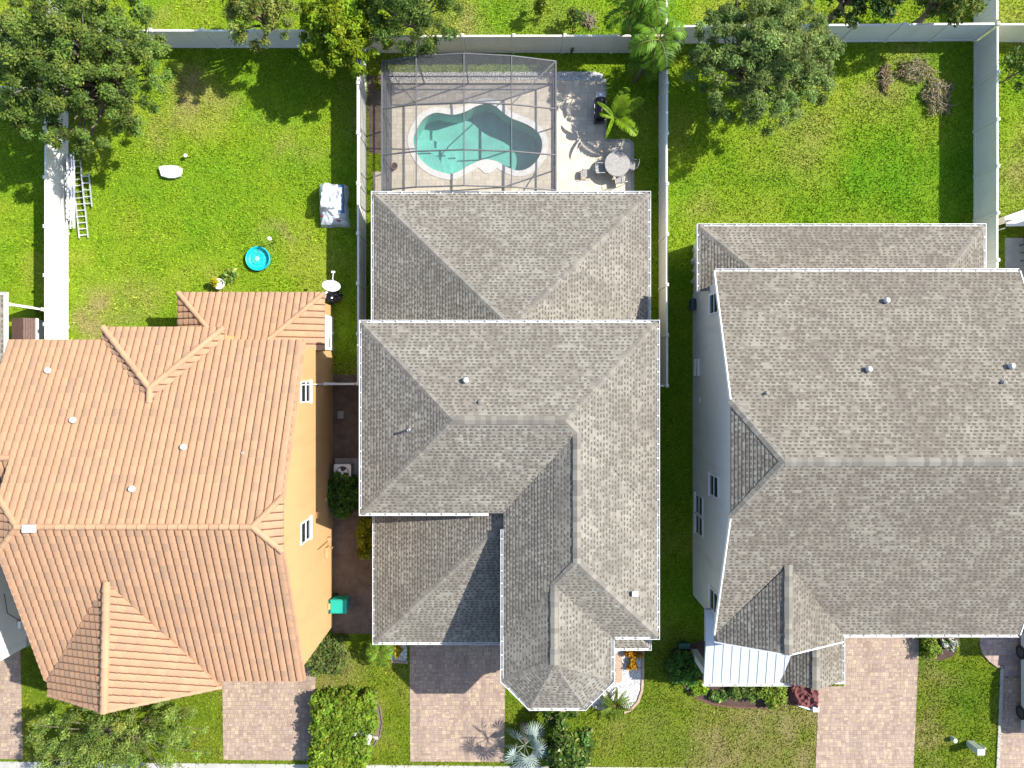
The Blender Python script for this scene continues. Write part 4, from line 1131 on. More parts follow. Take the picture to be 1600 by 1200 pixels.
# ------------------------------------------------------------------ pool cage
def pool_cage():
    t = thing('pool_screen_cage', 'grey screened cage with an arched roof over the pool', 'pool cage', W(738, 215))
    Xs = [-6.10, -4.42, -2.20, -.02, 2.06]                       # posts and purlins from left wall to right wall
    Zs = [2.62, 3.18, 3.42, 3.18, 2.62]
    Ys = [14.85, 12.62, 10.45, 8.80]
    bw = .055
    def B(nm, p, q, w_=bw, h_=.09): return MB().beam(p, q, w_, h_).build(nm, M['alu'], t)
    for i, x in enumerate(Xs):
        B('roof_beam', (x, Ys[0], Zs[i]), (x, Ys[-1], Zs[i]), .05 if 0 < i < 4 else .07)
        B('post', (x, Ys[0] - .002, .03), (x, Ys[0] - .002, Zs[i] - .05), .06, .06)
    for y in Ys[1:]:
        for i in range(4): B('roof_rafter', (Xs[i], y, Zs[i] - .012), (Xs[i+1], y, Zs[i+1] - .012), .05, .08)
        for x in (Xs[0], Xs[-1]): B('post', (x, y, .03), (x, y, Zs[0] - .05), .06, .06)
    for i in range(4): B('roof_rafter', (Xs[i], Ys[0], Zs[i] - .012), (Xs[i+1], Ys[0], Zs[i+1] - .012), .05, .08)
    for z in (.06, .92):
        B('rail', (Xs[0], Ys[0] + .004, z), (Xs[-1], Ys[0] + .004, z), .05, .07)
        for x in (Xs[0], Xs[-1]): B('rail', (x, Ys[0], z), (x, Ys[-1], z), .05, .07)
    # corner braces of the roof and walls
    B('brace', (Xs[0], Ys[0], Zs[0] + .01), (Xs[1], Ys[1], Zs[1] + .01), .04, .05); B('brace', (Xs[4], Ys[0], Zs[4] + .01), (Xs[3], Ys[1], Zs[3] + .01), .04, .05)
    B('brace', (Xs[0], Ys[1], Zs[0] - .1), (Xs[0], Ys[1] - .9, .95), .03, .05); B('brace', (Xs[0], Ys[2], Zs[0] - .1), (Xs[0], Ys[2] - .9, .95), .03, .05)
    B('brace', (Xs[4], Ys[1], Zs[0] - .1), (Xs[4], Ys[1] - .9, .95), .03, .05); B('brace', (Xs[4], Ys[3], Zs[0] - .1), (Xs[4], Ys[2] + .2, .95), .03, .05)
    # screens
    s = MB(); y0, y1 = Ys[0], Ys[-1]
    for i in range(4): s.add([(Xs[i], y0, Zs[i]), (Xs[i], y1, Zs[i]), (Xs[i+1], y1, Zs[i+1]), (Xs[i+1], y0, Zs[i+1])], [(0,1,2,3)])
    s.build('roof_screen', M['screen'], t)
    s = MB()
    for i in range(4): s.add([(Xs[i], y0, .08), (Xs[i+1], y0, .08), (Xs[i+1], y0, Zs[i+1]), (Xs[i], y0, Zs[i])], [(0,1,2,3)])
    s.build('back_screen', M['screen'], t)
    for x in (Xs[0], Xs[-1]): MB().add([(x, y0, .08), (x, y1, .08), (x, y1, Zs[0]), (x, y0, Zs[0])], [(0,1,2,3)]).build('side_screen', M['screen'], t)
pool_cage()

# ------------------------------------------------------------------ yard objects
def grill():
    c = W(935, 176); t = thing('barbecue_grill', 'black barbecue grill with side shelves on the pale patio', 'grill', (c.x, c.y, 0))
    x, y = c.x, c.y
    MB().box(x-.25, y-.62, .12, x+.22, y+.38, .80).build('cabinet', M['black'], t, bevel=.02)
    hd = MB(); n = 10
    vs = [(x + .26*math.cos(math.pi*i/n), yy, .82 + .30*math.sin(math.pi*i/n)) for yy in (y-.62, y+.38) for i in range(n+1)]
    hd.add(vs, [(i, i+1, n+2+i, n+1+i) for i in range(n)] + [tuple(range(n+1)), tuple(reversed(range(n+1, 2*n+2)))])
    h = hd.build('hood', M['black'], t); MB().tube([(x-.27, y-.45, .95), (x-.31, y-.42, .96), (x-.31, y+.2, .96), (x-.27, y+.22, .95)], .014).build('handle', M['steel'], h)
    MB().box(x-.22, y+.40, .74, x+.22, y+.74, .79).build('side_shelf', M['steel'], t, bevel=.01)
    MB().box(x-.22, y-.80, .74, x+.22, y-.63, .79).build('side_shelf', M['black'], t, bevel=.01)
    MB().lathe((x, y+.56, .792), [(.001, .02), (.07, .02), (.08, 0)], 14).build('side_burner', M['white'], t)
    MB().box(x-.30, y-.6, .70, x-.26, y+.36, .80).build('control_panel', M['dark'], t)
    for sx, sy in ((-.22,-.58),(.19,-.58),(-.22,.34),(.19,.34)): MB().tube([(x+sx, y+sy, .03), (x+sx, y+sy, .13)], .03).build('leg', M['black'], t)
    for i in range(4): MB().tube([(x-.302, y-.45+.22*i, .75), (x-.34, y-.45+.22*i, .75)], .022).build('knob', M['steel'], t)
grill()

def metal_chair(label, px, py, ang, group):
    c = W(px, py); t = thing('patio_chair', label, 'chair', (c.x, c.y, .03), group, ang)
    def b(mb, nm, m):
        o = mb.build(nm, m); o.parent = t; return o
    b(MB().box(-.22, -.22, .40, .22, .22, .44), 'seat', M['tabletop'])
    mb = MB(); mb.tube([(-.22, .2, 0), (-.23, .21, .44), (-.23, .27, .90), (-.1, .30, .95), (.1, .30, .95), (.23, .27, .90), (.23, .21, .44), (.22, .2, 0)], .016, 6)
    for i in range(4): mb.tube([(-.14+.093*i, .225, .46), (-.14+.093*i, .29, .94)], .007, 5)
    b(mb, 'backrest', M['steel'])
    for s in (-1, 1): b(MB().tube([(.24*s, -.21, 0), (.24*s, -.22, .62), (.25*s, .2, .66)], .015, 6), 'armrest', M['steel'])
def table_set():
    c = W(961, 263); t = thing('round_patio_table', 'round grey stone topped table on the patio corner', 'table', (c.x, c.y, .03))
    x, y = c.x, c.y
    MB().lathe((x, y, 0), [(.001, .715), (.60, .715), (.63, .735), (.63, .755), (.61, .77), (.001, .772)], 40).build('table_top', M['tabletop'], t)
    for i in range(4):
        a = .5 + i*math.pi/2; MB().tube([(x+.45*math.cos(a), y+.45*math.sin(a), .03), (x+.25*math.cos(a), y+.25*math.sin(a), .4), (x+.42*math.cos(a), y+.42*math.sin(a), .72)], .02, 6).build('leg', M['dark'], t)
    g = 'metal chairs at the round stone table'
    metal_chair('metal patio chair tucked in left of the round stone table', 936, 268, math.pi/2, g)
    metal_chair('metal patio chair tucked in right of the round stone table, by the grass', 984, 262, -math.pi/2 - .3, g)
    metal_chair('metal patio chair tucked in below the round stone table', 967, 284, math.pi + .15, g)
    metal_chair('metal patio chair half under the top side of the round stone table', 961, 240, 0.1, g)
    c = W(912, 273); s = thing('footstool', 'small pale footstool standing alone left of the round table', 'stool', (c.x, c.y, .03))
    MB().box(c.x-.13, c.y-.19, .30, c.x+.13, c.y+.19, .34).build('seat', M['tabletop'], s, bevel=.015)
    for sx in (-.11, .11):
        for sy in (-.16, .16): MB().tube([(c.x+sx, c.y+sy, .03), (c.x+sx, c.y+sy, .3)], .013, 6).build('leg', M['steel'], s)
table_set()

def flower_pot():
    c = W(618, 262); t = thing('plant_pot', 'round terracotta pot inside the pool cage by its left wall', 'pot', (c.x, c.y, .03))
    MB().lathe((c.x, c.y, .03), [(.10, 0), (.16, .25), (.17, .27), (.17, .32), (.145, .32), (.135, .26), (.001, .25)], 20).build('pot', M['terracotta'], t)
    MB().lathe((c.x, c.y, .03), [(.135, .262), (.001, .275)], 14).build('potting_soil', M['mulch'], t)
flower_pot()

def ladder(label, p0, p1, wd, rungs, tilt=0.0, two=False):
    p0, p1 = Vector(p0), Vector(p1); d = (p1 - p0); L = d.length; d.normalize()
    s = d.cross(Vector((0, 0, 1))).normalized(); s = Matrix.Rotation(tilt, 3, d) @ s; up = s.cross(d)
    t = thing('aluminium_ladder', label, 'ladder', p0, 'aluminium ladders by the left fence')
    for k in (-1, 1): MB().beam(p0 + s*wd/2*k, p1 + s*wd/2*k, .035, .085, up).build('side_rail', M['ladder'], t)
    mb = MB()
    for i in range(rungs):
        q = p0 + d * (L * (i + .5) / rungs); mb.beam(q - s*(wd/2-.018), q + s*(wd/2-.018), .05, .035, up)
    mb.build('rungs', M['ladder'], t)
    if two:
        mb = MB()
        for k in (-1, 1): mb.beam(p0 + d*.3 + up*.09 + s*(wd/2-.05)*k, p1 + up*.09 - d*.4 + s*(wd/2-.05)*k, .03, .07, up)
        for i in range(rungs-2):
            q = p0 + d*.3 + up*.09 + d * ((L-.7) * (i + .5) / (rungs-2)); mb.beam(q - s*(wd/2-.07), q + s*(wd/2-.07), .04, .03, up)
        mb.build('fly_section', M['ladder'], t)
ladder('long aluminium ladder lying flat on the grass, nearest the tiled house', W(118, 246, .28), W(131, 372, .10), .44, 13)
ladder('aluminium extension ladder tipped on its side between the fence and the flat ladder', W(113, 240, .42), W(113, 357, .25), .50, 12, 0.75, True)
ladder('long aluminium ladder on edge leaning against the white fence', W(106, 245, .75), W(107, 342, .45), .38, 11, 1.15)
ladder('short aluminium step ladder lying on top of the flat ladder, farthest from the fence', W(133, 270, .40), W(138, 323, .22), .36, 5, -.1)
tag(MB().tube([W(101, 262, 1.3), W(98, 345, .9)], .018, 8).build('metal_pole', M['steel']), 'thin grey pole leaning on the sunlit white fence beside the ladders', 'pole')
def tub():
    pts = [(251,263),(258,261),(272,260.5),(282,261.5),(287,265),(286.5,271),(285,277),(276,280),(266,280),(255,277)]
    t = thing('plastic_lid', 'white upturned plastic lid lying on the left lawn', 'lid', W(268, 270))
    base = [W(x, y, .0).xy for x, y in reversed(pts)]; c = sum((Vector(p) for p in base), Vector((0, 0))) / len(base)
    n = len(base); mb = MB()
    ring = lambda k, z: [(c.x + (p.x-c.x)*k, c.y + (p.y-c.y)*k, z) for p in base]
    vs = ring(1.0, .10) + ring(1.0, .24) + ring(.93, .27)
    fs = [(i+k*n, (i+1) % n + k*n, (i+1) % n + (k+1)*n, i + (k+1)*n) for i in range(n) for k in (0, 1)] + [tuple(range(2*n, 3*n)), tuple(reversed(range(n)))]
    mb.add(vs, fs); mb.build('shell', M['white'], t, bevel=.01)
    MB().box(c.x - .4, c.y - .2, .0, c.x + .3, c.y + .2, .105).build('underside', M['dark'], t)
    for dx, dy in ((-.42, .18), (.40, .18), (.32, -.2), (-.36, -.22)): MB().lathe((c.x+dx, c.y+dy, .265), [(.03, 0), (.03, .012), (.001, .013)], 8).build('screw_hole', M['dark'], t)
    q = W(286, 272); MB().box(q.x-.07, q.y-.12, .12, q.x+.01, q.y+.12, .2).build('end_tab', plain('orange_plastic', (.45, .2, .06), .5), t, bevel=.01)
tub()
def blob(name, c, sx, sy, sz, mat, seed, amp=.2, fr=2.5, label=None, cat=None, group=None, sub=3, parent=None, sharp=False):
    bm = bmesh.new(); bmesh.ops.create_icosphere(bm, subdivisions=sub, radius=1.0); rr = random.Random(seed); o = rr.uniform(0, 50)
    from mathutils import noise as mn
    for v in bm.verts:
        p = v.co.copy(); k = 1 + amp * mn.noise(p*fr + Vector((o, o, o))) + amp*.5*mn.noise(p*fr*2.7 + Vector((o, 3, o)))
        v.co = Vector((p.x*sx*k, p.y*sy*k, max(-.98*sz, p.z*sz*k))) + Vector((c[0], c[1], c[2] + sz*.98))
    me = bpy.data.meshes.new(name); bm.to_mesh(me); bm.free(); me.materials.append(mat)
    if not sharp: me.shade_smooth()
    ob = link(me, name, parent); tag(ob, label, cat, group); return ob
t = thing('stake_light', 'small white topped stake light on the left lawn above the white lid', 'garden light', W(294, 246))
c = W(294, 246); MB().tube([c, c + Vector((0, 0, .28))], .02).build('stake', M['dark'], t); MB().lathe(c, [(.05, .26), (.09, .28), (.09, .33), (.001, .37)], 12).build('head', M['white'], t)
def paddling_pool():
    c = W(405, 405); t = thing('paddling_pool', 'round turquoise plastic paddling pool on the left lawn', 'paddling pool', c)
    o = MB().lathe(c, [(.001, .03), (.42, .03), (.50, .06), (.555, .20), (.57, .235), (.60, .245), (.615, .235), (.60, .2), (.58, .0)], 40).build('basin', M['cyan'], t, smooth=True)
    MB().lathe((c.x-.06, c.y+.03, .031), [(.34, 0), (.32, .025), (.27, .025), (.25, 0)], 30).build('raised_ring', M['cyan'], o)
    MB().lathe((c.x-.1, c.y+.02, .031), [(.13, 0), (.10, .03), (.001, .035)], 20).build('raised_centre', plain('light_turquoise', (.25, .55, .6), .35), o)
paddling_pool()
def post_light():
    c = W(431, 379); t = thing('post_light', 'thin black garden post light with a white head beside the paddling pool', 'garden light', c)
    MB().tube([c, c + Vector((-.02, .02, .80))], .022).build('post', M['black'], t)
    MB().lathe(c + Vector((-.02, .02, .8)), [(.05, 0), (.10, .04), (.10, .16), (.06, .22), (.001, .24)], 12).build('lamp_head', M['white'], t)
post_light()
def dish():
    c = W(521, 452); t = thing('satellite_dish', 'white oval satellite dish on a mast above the black rubbish bag', 'satellite dish', c)
    p = W(517.5, 446, 1.9); nrm = Vector((.28, .74, .62)).normalized()
    MB().tube([(c.x, c.y, 0), (c.x, c.y, 1.5), p - nrm*.08], .03).build('mast', M['steel'], t)
    a = nrm.cross(Vector((0, 0, 1))).normalized(); b = a.cross(nrm); mb = MB(); vs = []; n = 28
    for sgn in (0, -.025):
        for r_, dz in ((.02, -.07), (.2, -.055), (.33, -.025), (.43, 0.0)):
            vs += [p + (a*math.cos(2*math.pi*j/n)*1.0 + b*math.sin(2*math.pi*j/n)*1.08)*r_ + nrm*(dz+sgn) for j in range(n)]
    fs = []
    for k in list(range(3)) + [4, 5, 6]:
        for j in range(n):
            q = (k*n+j, k*n+(j+1) % n, (k+1)*n+(j+1) % n, (k+1)*n+j); fs.append(q if k < 3 else q[::-1])
    fs += [(3*n+j, 3*n+(j+1) % n, 7*n+(j+1) % n, 7*n+j) for j in range(n)]; fs.append(tuple(range(n)))
    mb.add(vs, fs); mb.build('reflector', M['white'], t, smooth=True)
    e = W(521, 425, 1.95); MB().tube([p - b*.38 , p + (e-p)*.5 - Vector((0, 0, .06)), e], .018).build('feed_arm', M['white'], t); MB().beam(e - Vector((.09, 0, 0)), e + Vector((.07, 0, 0)), .09, .08).build('receiver', M['white'], t)
dish()
blob('rubbish_bag', W(524, 464), .36, .34, .27, M['bag'], 3, .32, 2.8, 'shiny black rubbish bag on the grass under the satellite dish', 'rubbish bag', sub=4, sharp=True)
t = blob('white_bucket', W(512, 462), .15, .2, .2, M['white'], 5, .25, 2.0, 'crumpled white bag beside the black rubbish bag', 'bag', sharp=True)

def covered_heap():
    c = W(523, 322); t = thing('covered_heap', 'heap of belongings under a clear plastic sheet by the middle fence', 'covered heap', c)
    x0, x1, y0, y1 = W(503, 0).x, W(545, 0).x, W(0, 354).y, W(0, 291).y
    MB().box(x0+.2, y0+.75, 0, x0+.92, y1-.2, .80).build('cabinet', M['stone'], t, bevel=.03)
    blob('white_sack', (x0+.7, y0+.75, .35), .36, .3, .24, M['white'], 9, .3, 2.2, parent=t)
    MB().box(x0+1.0, y0+.55, 0, x1-.1, y1-.12, .7).build('blue_box', plain('blue_plastic', (.03, .11, .30), .5), t, bevel=.03)
    MB().box(x0+.25, y0+.12, 0, x1-.35, y0+.72, .45).build('grey_crate', M['stone'], t, bevel=.03)
    for i, (px, py) in enumerate(((509, 341), (521, 337), (533, 347))): 
        q = W(px, py); blob('red_toy', (q.x, q.y, .40), .15, .10, .07, M['red'], 70+i, .4, 2.0, parent=t, sub=2)
    bm = bmesh.new(); nx, ny = 26, 34; from mathutils import noise as mn
    # draped sheet: follows the boxes, folds at the skirt
    V_ = {}
    for i in range(nx+1):
        for j in range(ny+1):
            u, v = i/nx, j/ny; x = x0 + (x1-x0)*u; y = y0 + (y1-y0)*v
            e = min(u, 1-u, v, 1-v)*2
            top = .98 if (u < .66 and v > .34) else (.76 if v > .3 else .58)
            q = Vector((x*2.2, y*2.2, 1.0)); wv = mn.noise(q)*.15 + mn.noise(q*2.6)*.09
            k = min(1, e*3.6); z = .05 + (top + wv)*(k**.45) if e > 0 else .02
            f = 1 + .16*mn.noise(Vector((x*2, y*2, 7)))*(1-k) + .04*(1-k)
            V_[i, j] = bm.verts.new((c.x + (x-c.x)*f*(1 - .07*k), c.y + (y-c.y)*f*(1-.04*k), z))
    for i in range(nx):
        for j in range(ny): bm.faces.new((V_[i,j], V_[i+1,j], V_[i+1,j+1], V_[i,j+1]))
    me = bpy.data.meshes.new('plastic_sheet'); bm.to_mesh(me); bm.free(); me.materials.append(M['plastic']); link(me, 'plastic_sheet', t)
covered_heap()

def trash_cart():
    c = W(536, 938); t = thing('wheeled_bin', 'teal wheeled bin against the ochre wall', 'wheeled bin', c); x, y = c.x, c.y
    mb = MB(); a, b = .29, .36
    mb.add([(x-b, y-a, .12), (x+b, y-a, .12), (x+b, y+a, .12), (x-b, y+a, .12), (x-b-.04, y-a-.04, .98), (x+b+.04, y-a-.04, .98), (x+b+.04, y+a+.04, .98), (x-b-.04, y+a+.04, .98)],
           [(3,2,1,0),(0,1,5,4),(1,2,6,5),(2,3,7,6),(3,0,4,7),(4,5,6,7)]); mb.build('body', M['teal'], t, bevel=.03)
    l = MB(); l.add([(x-b-.07, y-a-.07, .985), (x+b+.07, y-a-.07, .985), (x+b+.07, y+a+.07, .985), (x-b-.07, y+a+.07, .985), (x-b, y-a, 1.06), (x+b-.1, y-a, 1.06), (x+b-.1, y+a, 1.06), (x-b, y+a, 1.06)],
          [(3,2,1,0),(0,1,5,4),(1,2,6,5),(2,3,7,6),(3,0,4,7),(4,5,6,7)]); l.build('lid', M['teal'], t, bevel=.02)
    MB().tube([(x-b-.08, y-a, .95), (x-b-.14, y-a+.05, .95), (x-b-.14, y+a-.05, .95), (x-b-.08, y+a, .95)], .02).build('handle', M['teal'], t)
    for s in (-1, 1): MB().tube([(x-b+.02, y+s*(a+.01), .13), (x-b+.02, y+s*(a+.07), .13)], .13, 18).build('wheel', M['tyre'], t)
trash_cart()

def ac_unit():
    c = W(541, 735); x, y = c.x, c.y; t = thing('air_conditioner', 'grey air conditioner with a round top fan beside the clipped green bush', 'air conditioner', c)
    MB().box(x-.55, y-.5, 0, x+.6, y+.62, .1).build('pad', M['concrete'], t, bevel=.02)
    MB().box(x-.40, y-.40, .1, x+.40, y+.40, .80).build('casing', M['steel'], t, bevel=.04)
    top = MB(); n = 32; vs = []
    sq = lambda a: (.42*max(-1, min(1, 1.35*math.cos(a))), .42*max(-1, min(1, 1.35*math.sin(a))))
    vs += [(x+sq(2*math.pi*i/n)[0], y+sq(2*math.pi*i/n)[1], .82) for i in range(n)] + [(x+.32*math.cos(2*math.pi*i/n), y+.32*math.sin(2*math.pi*i/n), .83) for i in range(n)]
    vs += [(p[0], p[1], .70) for p in vs[n:]] + [(p[0], p[1], .80) for p in vs[:n]]
    fs = [(i, (i+1) % n, n+(i+1) % n, n+i) for i in range(n)] + [(n+i, n+(i+1) % n, 2*n+(i+1) % n, 2*n+i) for i in range(n)] + [(3*n+i, 3*n+(i+1) % n, (i+1) % n, i) for i in range(n)]
    top.add(vs, fs); top.build('top_plate', M['white'], t)
    MB().lathe((x, y, .802), [(.31, 0), (.001, .001)], 24).build('fan_well', M['black'], t)
    fan = MB()
    for k in range(3):
        a0 = 2*math.pi*k/3 + .4
        p = [(x+r_*math.cos(a0+s), y+r_*math.sin(a0+s), .815 + .03*s) for r_, s in ((.06, -.2), (.29, -.45), (.30, .35), (.06, .5))]
        fan.add(p + [(q[0], q[1], q[2]-.008) for q in p], [(0,1,2,3), (7,6,5,4), (0,4,5,1), (1,5,6,2), (2,6,7,3), (3,7,4,0)])
    fan.lathe((x, y, .81), [(.08, 0), (.08, .03), (.001, .035)], 14); fan.build('fan', M['white'], t)
ac_unit()
tag(MB().box(W(528,0).x, W(0,654).y, 0, W(537,0).x, W(0,642).y, .09).build('utility_hatch', M['concrete'], bevel=.02), 'small pale hatch cover on the dark soil between the houses', 'hatch')

def hedge_box():
    a, b = W(556, 1158), W(582, 1117); t = thing('utility_cabinet', 'pale green utility cabinet half sunk in the front hedge', 'utility cabinet', ((a.x+b.x)/2, (a.y+b.y)/2, 0))
    MB().box(a.x+.05, a.y, 0, b.x-.02, b.y-.02, .78).build('body', M['green_box'], t, bevel=.02)
    MB().box(a.x+.02, a.y-.03, .782, b.x+.01, b.y+.01, .83).build('lid', M['green_box'], t, bevel=.015)
    MB().box(b.x-.018, a.y+.25, .25, b.x+.0, a.y+1.0, .7).build('door', M['white'], t); MB().box(b.x-.02, b.y-1.05, .1, b.x+.3, a.y+.12, .035).build('base', M['concrete'], t)
hedge_box()
def pedestal(label, px, py, wd, ht, mat, rnd_=False):
    c = W(px, py); t = thing('utility_pedestal', label, 'utility pedestal', c, 'utility pedestals in the right front lawn')
    if rnd_: MB().lathe(c, [(wd/2, 0), (wd/2, ht), (wd*.55, ht+.01), (wd*.5, ht+.06), (.001, ht+.09)], 16).build('body', mat, t)
    else:
        MB().box(c.x-wd/2, c.y-wd*.4, 0, c.x+wd/2, c.y+wd*.4, ht).build('body', mat, t, bevel=.015); MB().box(c.x-wd*.54, c.y-wd*.44, ht+.002, c.x+wd*.54, c.y+wd*.44, ht+.05).build('cap', mat, t, bevel=.012)
pedestal('short round pale utility pedestal on the right front lawn', 1487, 1153, .22, .25, M['green_box'], True)
pedestal('tall boxy pale utility pedestal, larger of the ones on the right front lawn', 1515, 1161, .36, .85, M['green_box'])
pedestal('thin grey utility stake right of the boxy pedestal', 1531, 1163, .10, .35, M['green_box'], True)

def hose_reel():
    c = W(1082, 478); t = thing('hose_reel', 'dark green hose reel box on the side wall of the right house', 'hose reel', (9.0, c.y, .4)); y = c.y
    MB().box(8.86, y-.3, .35, 9.12, y+.3, .85).build('case', M['dkgreen'], t, bevel=.06)
    MB().tube([(8.9, y-.2, .62), (8.82, y-.2, .62), (8.82, y+.2, .62), (8.9, y+.2, .62)], .02).build('handle', M['dark'], t)
hose_reel()
c = W(1067, 1006); t = thing('hose_box', 'low teal box on the shaded grass by the porch of the right house', 'box', c)
MB().box(c.x-.26, c.y-.12, 0, c.x+.26, c.y+.12, .30).build('body', M['dkgreen'], t, bevel=.02); MB().box(c.x-.28, c.y-.14, .302, c.x+.28, c.y+.14, .35).build('lid', plain('dull_teal', (.03, .12, .10), .5), t, bevel=.015)
for i, (px, py, s, lb) in enumerate(((1086, 392, .16, 'topmost'), (1084, 409, .19, 'second'), (1085, 425, .17, 'third'), (1083, 441, .15, 'lowest'))):
    blob('wall_stone', W(px, py), s, s*1.1, s*.8, M['stone'], 20+i, .3, 1.8, lb + ' of the grey stones along the wall under the rear roof of the right house', 'stone', 'grey stones along the right house wall', 2, sharp=True)
def tarp():
    from mathutils import noise as mn
    P = [W(x, y) for x, y in ((1229, 1062), (1279, 1060), (1278, 1108), (1236, 1100))]
    bm = bmesh.new(); n = 30; g = {}
    for i in range(n+1):
        for j in range(n+1):
            u, v = i/n, j/n; p = (P[0]*(1-u)+P[1]*u)*(1-v) + (P[3]*(1-u)+P[2]*u)*v
            q = Vector((p.x*1.7, p.y*1.7, 0)); rdg = (1-abs(mn.noise(q)))**3*.32 + (1-abs(mn.noise(q*2.3)))**4*.16
            e = min(u, 1-u, v, 1-v); z = .02 + rdg*min(1, e*8) + .05*min(1, e*8)
            g[i, j] = bm.verts.new((p.x, p.y, z))
    for i in range(n):
        for j in range(n): bm.faces.new((g[i,j+1], g[i+1,j+1], g[i+1,j], g[i,j]))
    me = bpy.data.meshes.new('tarpaulin'); bm.to_mesh(me); bm.free(); me.materials.append(M['maroon'])
    o = link(me, 'tarpaulin'); s = o.modifiers.new('thickness', 'SOLIDIFY'); s.thickness = .012
    tag(o, 'crumpled maroon tarpaulin on the ground beside the right driveway', 'tarpaulin')
    NOGRASS.append([tuple(q.xy) for q in P])
tarp()
c = W(1272, 1105); t = thing('white_box', 'small white box at the corner of the maroon tarpaulin', 'box', c)
MB().box(c.x-.14, c.y-.13, 0, c.x+.14, c.y+.13, .2).build('body', M['white'], t, bevel=.01); MB().box(c.x-.15, c.y-.14, .202, c.x+.15, c.y+.14, .24).build('lid', M['white'], t, bevel=.01)
tag(MB().beam(W(1240, 1099, .06), W(1268, 1109, .06), .08, .08).build('white_board', M['white']), 'white board lying along the lower edge of the maroon tarpaulin', 'board')

def west_shed():
    x0, x1 = W(16, 0).x, W(54, 0).x; y0, y1 = W(0, 545).y, W(0, 497).y; xm = x0 + (x1-x0)*.62
    t = thing('storage_shed', 'small shed with a brown ribbed roof and white trim at the left edge', 'shed', ((x0+x1)/2, (y0+y1)/2, 0)); zt, ze = 1.25, 1.0
    k = 1 - 1.1/H
    x0 *= k; x1 *= k; xm *= k; y0 *= k; y1 *= k
    MB().box(x0+.05, y0+.05, 0, x1-.05, y1-.05, ze-.06).build('wall', M['white'], t)
    r = MB()
    for a, b, za, zb in ((x0, xm, ze, zt), (xm, x1, zt, ze)):
        n = max(4, int(abs(b-a)/.09)); 
        for i in range(n):
            p, q = a+(b-a)*i/n, a+(b-a)*(i+.8)/n; zp = za+(zb-za)*i/n; zq = za+(zb-za)*(i+.8)/n
            r.add([(p, y0, zp), (q, y0, zq), (q, y1, zq), (p, y1, zp), (p, y0, zp-.06), (q, y0, zq-.06), (q, y1, zq-.06), (p, y1, zp-.06)], [(0,1,2,3), (7,6,5,4), (0,4,5,1), (1,5,6,2), (2,6,7,3), (3,7,4,0)])
        r.add([(a, y0+.01, za-.03), (b, y0+.01, zb-.03), (b, y1-.01, zb-.03), (a, y1-.01, za-.03)], [(0,1,2,3)])
    r.build('ribbed_roof', M['brownribs'], t)
    MB().box(x1+.002, y0, ze-.12, x1+.07, y1, ze+.02).build('trim', M['white'], t)
    c = W(12, 526); b = thing('watering_can', 'small green plastic can between the white house and the brown shed', 'can', c)
    MB().lathe(c, [(.001, 0), (.14, 0), (.15, .3), (.05, .34), (.05, .4), (.001, .4)], 14).build('body', plain('mint_plastic', (.15, .5, .3), .4), b); MB().tube([(c.x+.12, c.y, .1), (c.x+.3, c.y+.05, .35)], .025).build('spout', M['teal'], b)
west_shed()

def parked_car():
    x0, y0 = 25.52, -17.75; Lc, Wc = 5.0, 1.85; t = thing('parked_car', 'silver car parked on the right driveway, only its wheels and flank reaching the frame', 'car', (x0+Wc/2, y0+Lc/2, .03))
    side = [(0, .35), (.0, .75), (.12, .95), (1.0, 1.05), (1.75, 1.10), (3.2, 1.08), (4.3, .98), (4.9, .80), (5.0, .55), (4.95, .32)]
    mb = MB(); n = len(side); lay = [(0.03, 0.0), (.0, .0), (Wc, .0), (Wc-.03, 0)]
    vs = []
    for dx, ins in ((.0, .06), (.07, .0), (Wc-.07, .0), (Wc, .06)):
        vs += [(x0+dx, y0+ (p if 0 < p < Lc else p), z - (ins if z > .8 else 0)) for p, z in side]
    fs = [(k*n+i, k*n+(i+1) % n, (k+1)*n+(i+1) % n, (k+1)*n+i) for k in range(3) for i in range(n)] + [tuple(reversed(range(n))), tuple(range(3*n, 4*n))]
    mb.add(vs, fs); mb.build('body', M['carpaint'], t, bevel=.02)
    cb = [(.45, 1.0), (.75, 1.55), (1.2, 1.66), (2.6, 1.66), (3.6, 1.08)]; n = len(cb); mb = MB()
    mb.add([(x0+.10+ (z-1.0)*.25, y0+p, z) for p, z in cb] + [(x0+Wc-.10-(z-1.0)*.25, y0+p, z) for p, z in cb], [(i, (i+1) % n, n+(i+1) % n, n+i) for i in range(n)] + [tuple(reversed(range(n))), tuple(range(n, 2*n))])
    mb.build('cabin', M['glass'], t)
    MB().box(x0+.28, y0+.9, 1.655, x0+Wc-.28, y0+2.7, 1.70).build('roof', M['carpaint'], t, bevel=.02)
    for yy in (.95, 3.98):
        for sx in (-.03, Wc-.19):
            o = MB().tube([(x0+sx, y0+yy, .34), (x0+sx+.22, y0+yy, .34)], .34, 24).build('wheel', M['tyre'], t); MB().tube([(x0+sx-.004, y0+yy, .34), (x0+sx+.224, y0+yy, .34)], .2, 16).build('rim', M['dark'], o)
    for sx in (.1, Wc-.4):
        MB().box(x0+sx, y0+4.86, .62, x0+sx+.3, y0+5.0, .76).build('headlight', M['white'], t); MB().box(x0+sx, y0-.02, .62, x0+sx+.3, y0+.1, .8).build('tail_light', M['red'], t)
    MB().box(x0-.16, y0+3.0, 1.0, x0+.06, y0+3.2, 1.14).build('wing_mirror', M['carpaint'], t, bevel=.02)
parked_car()

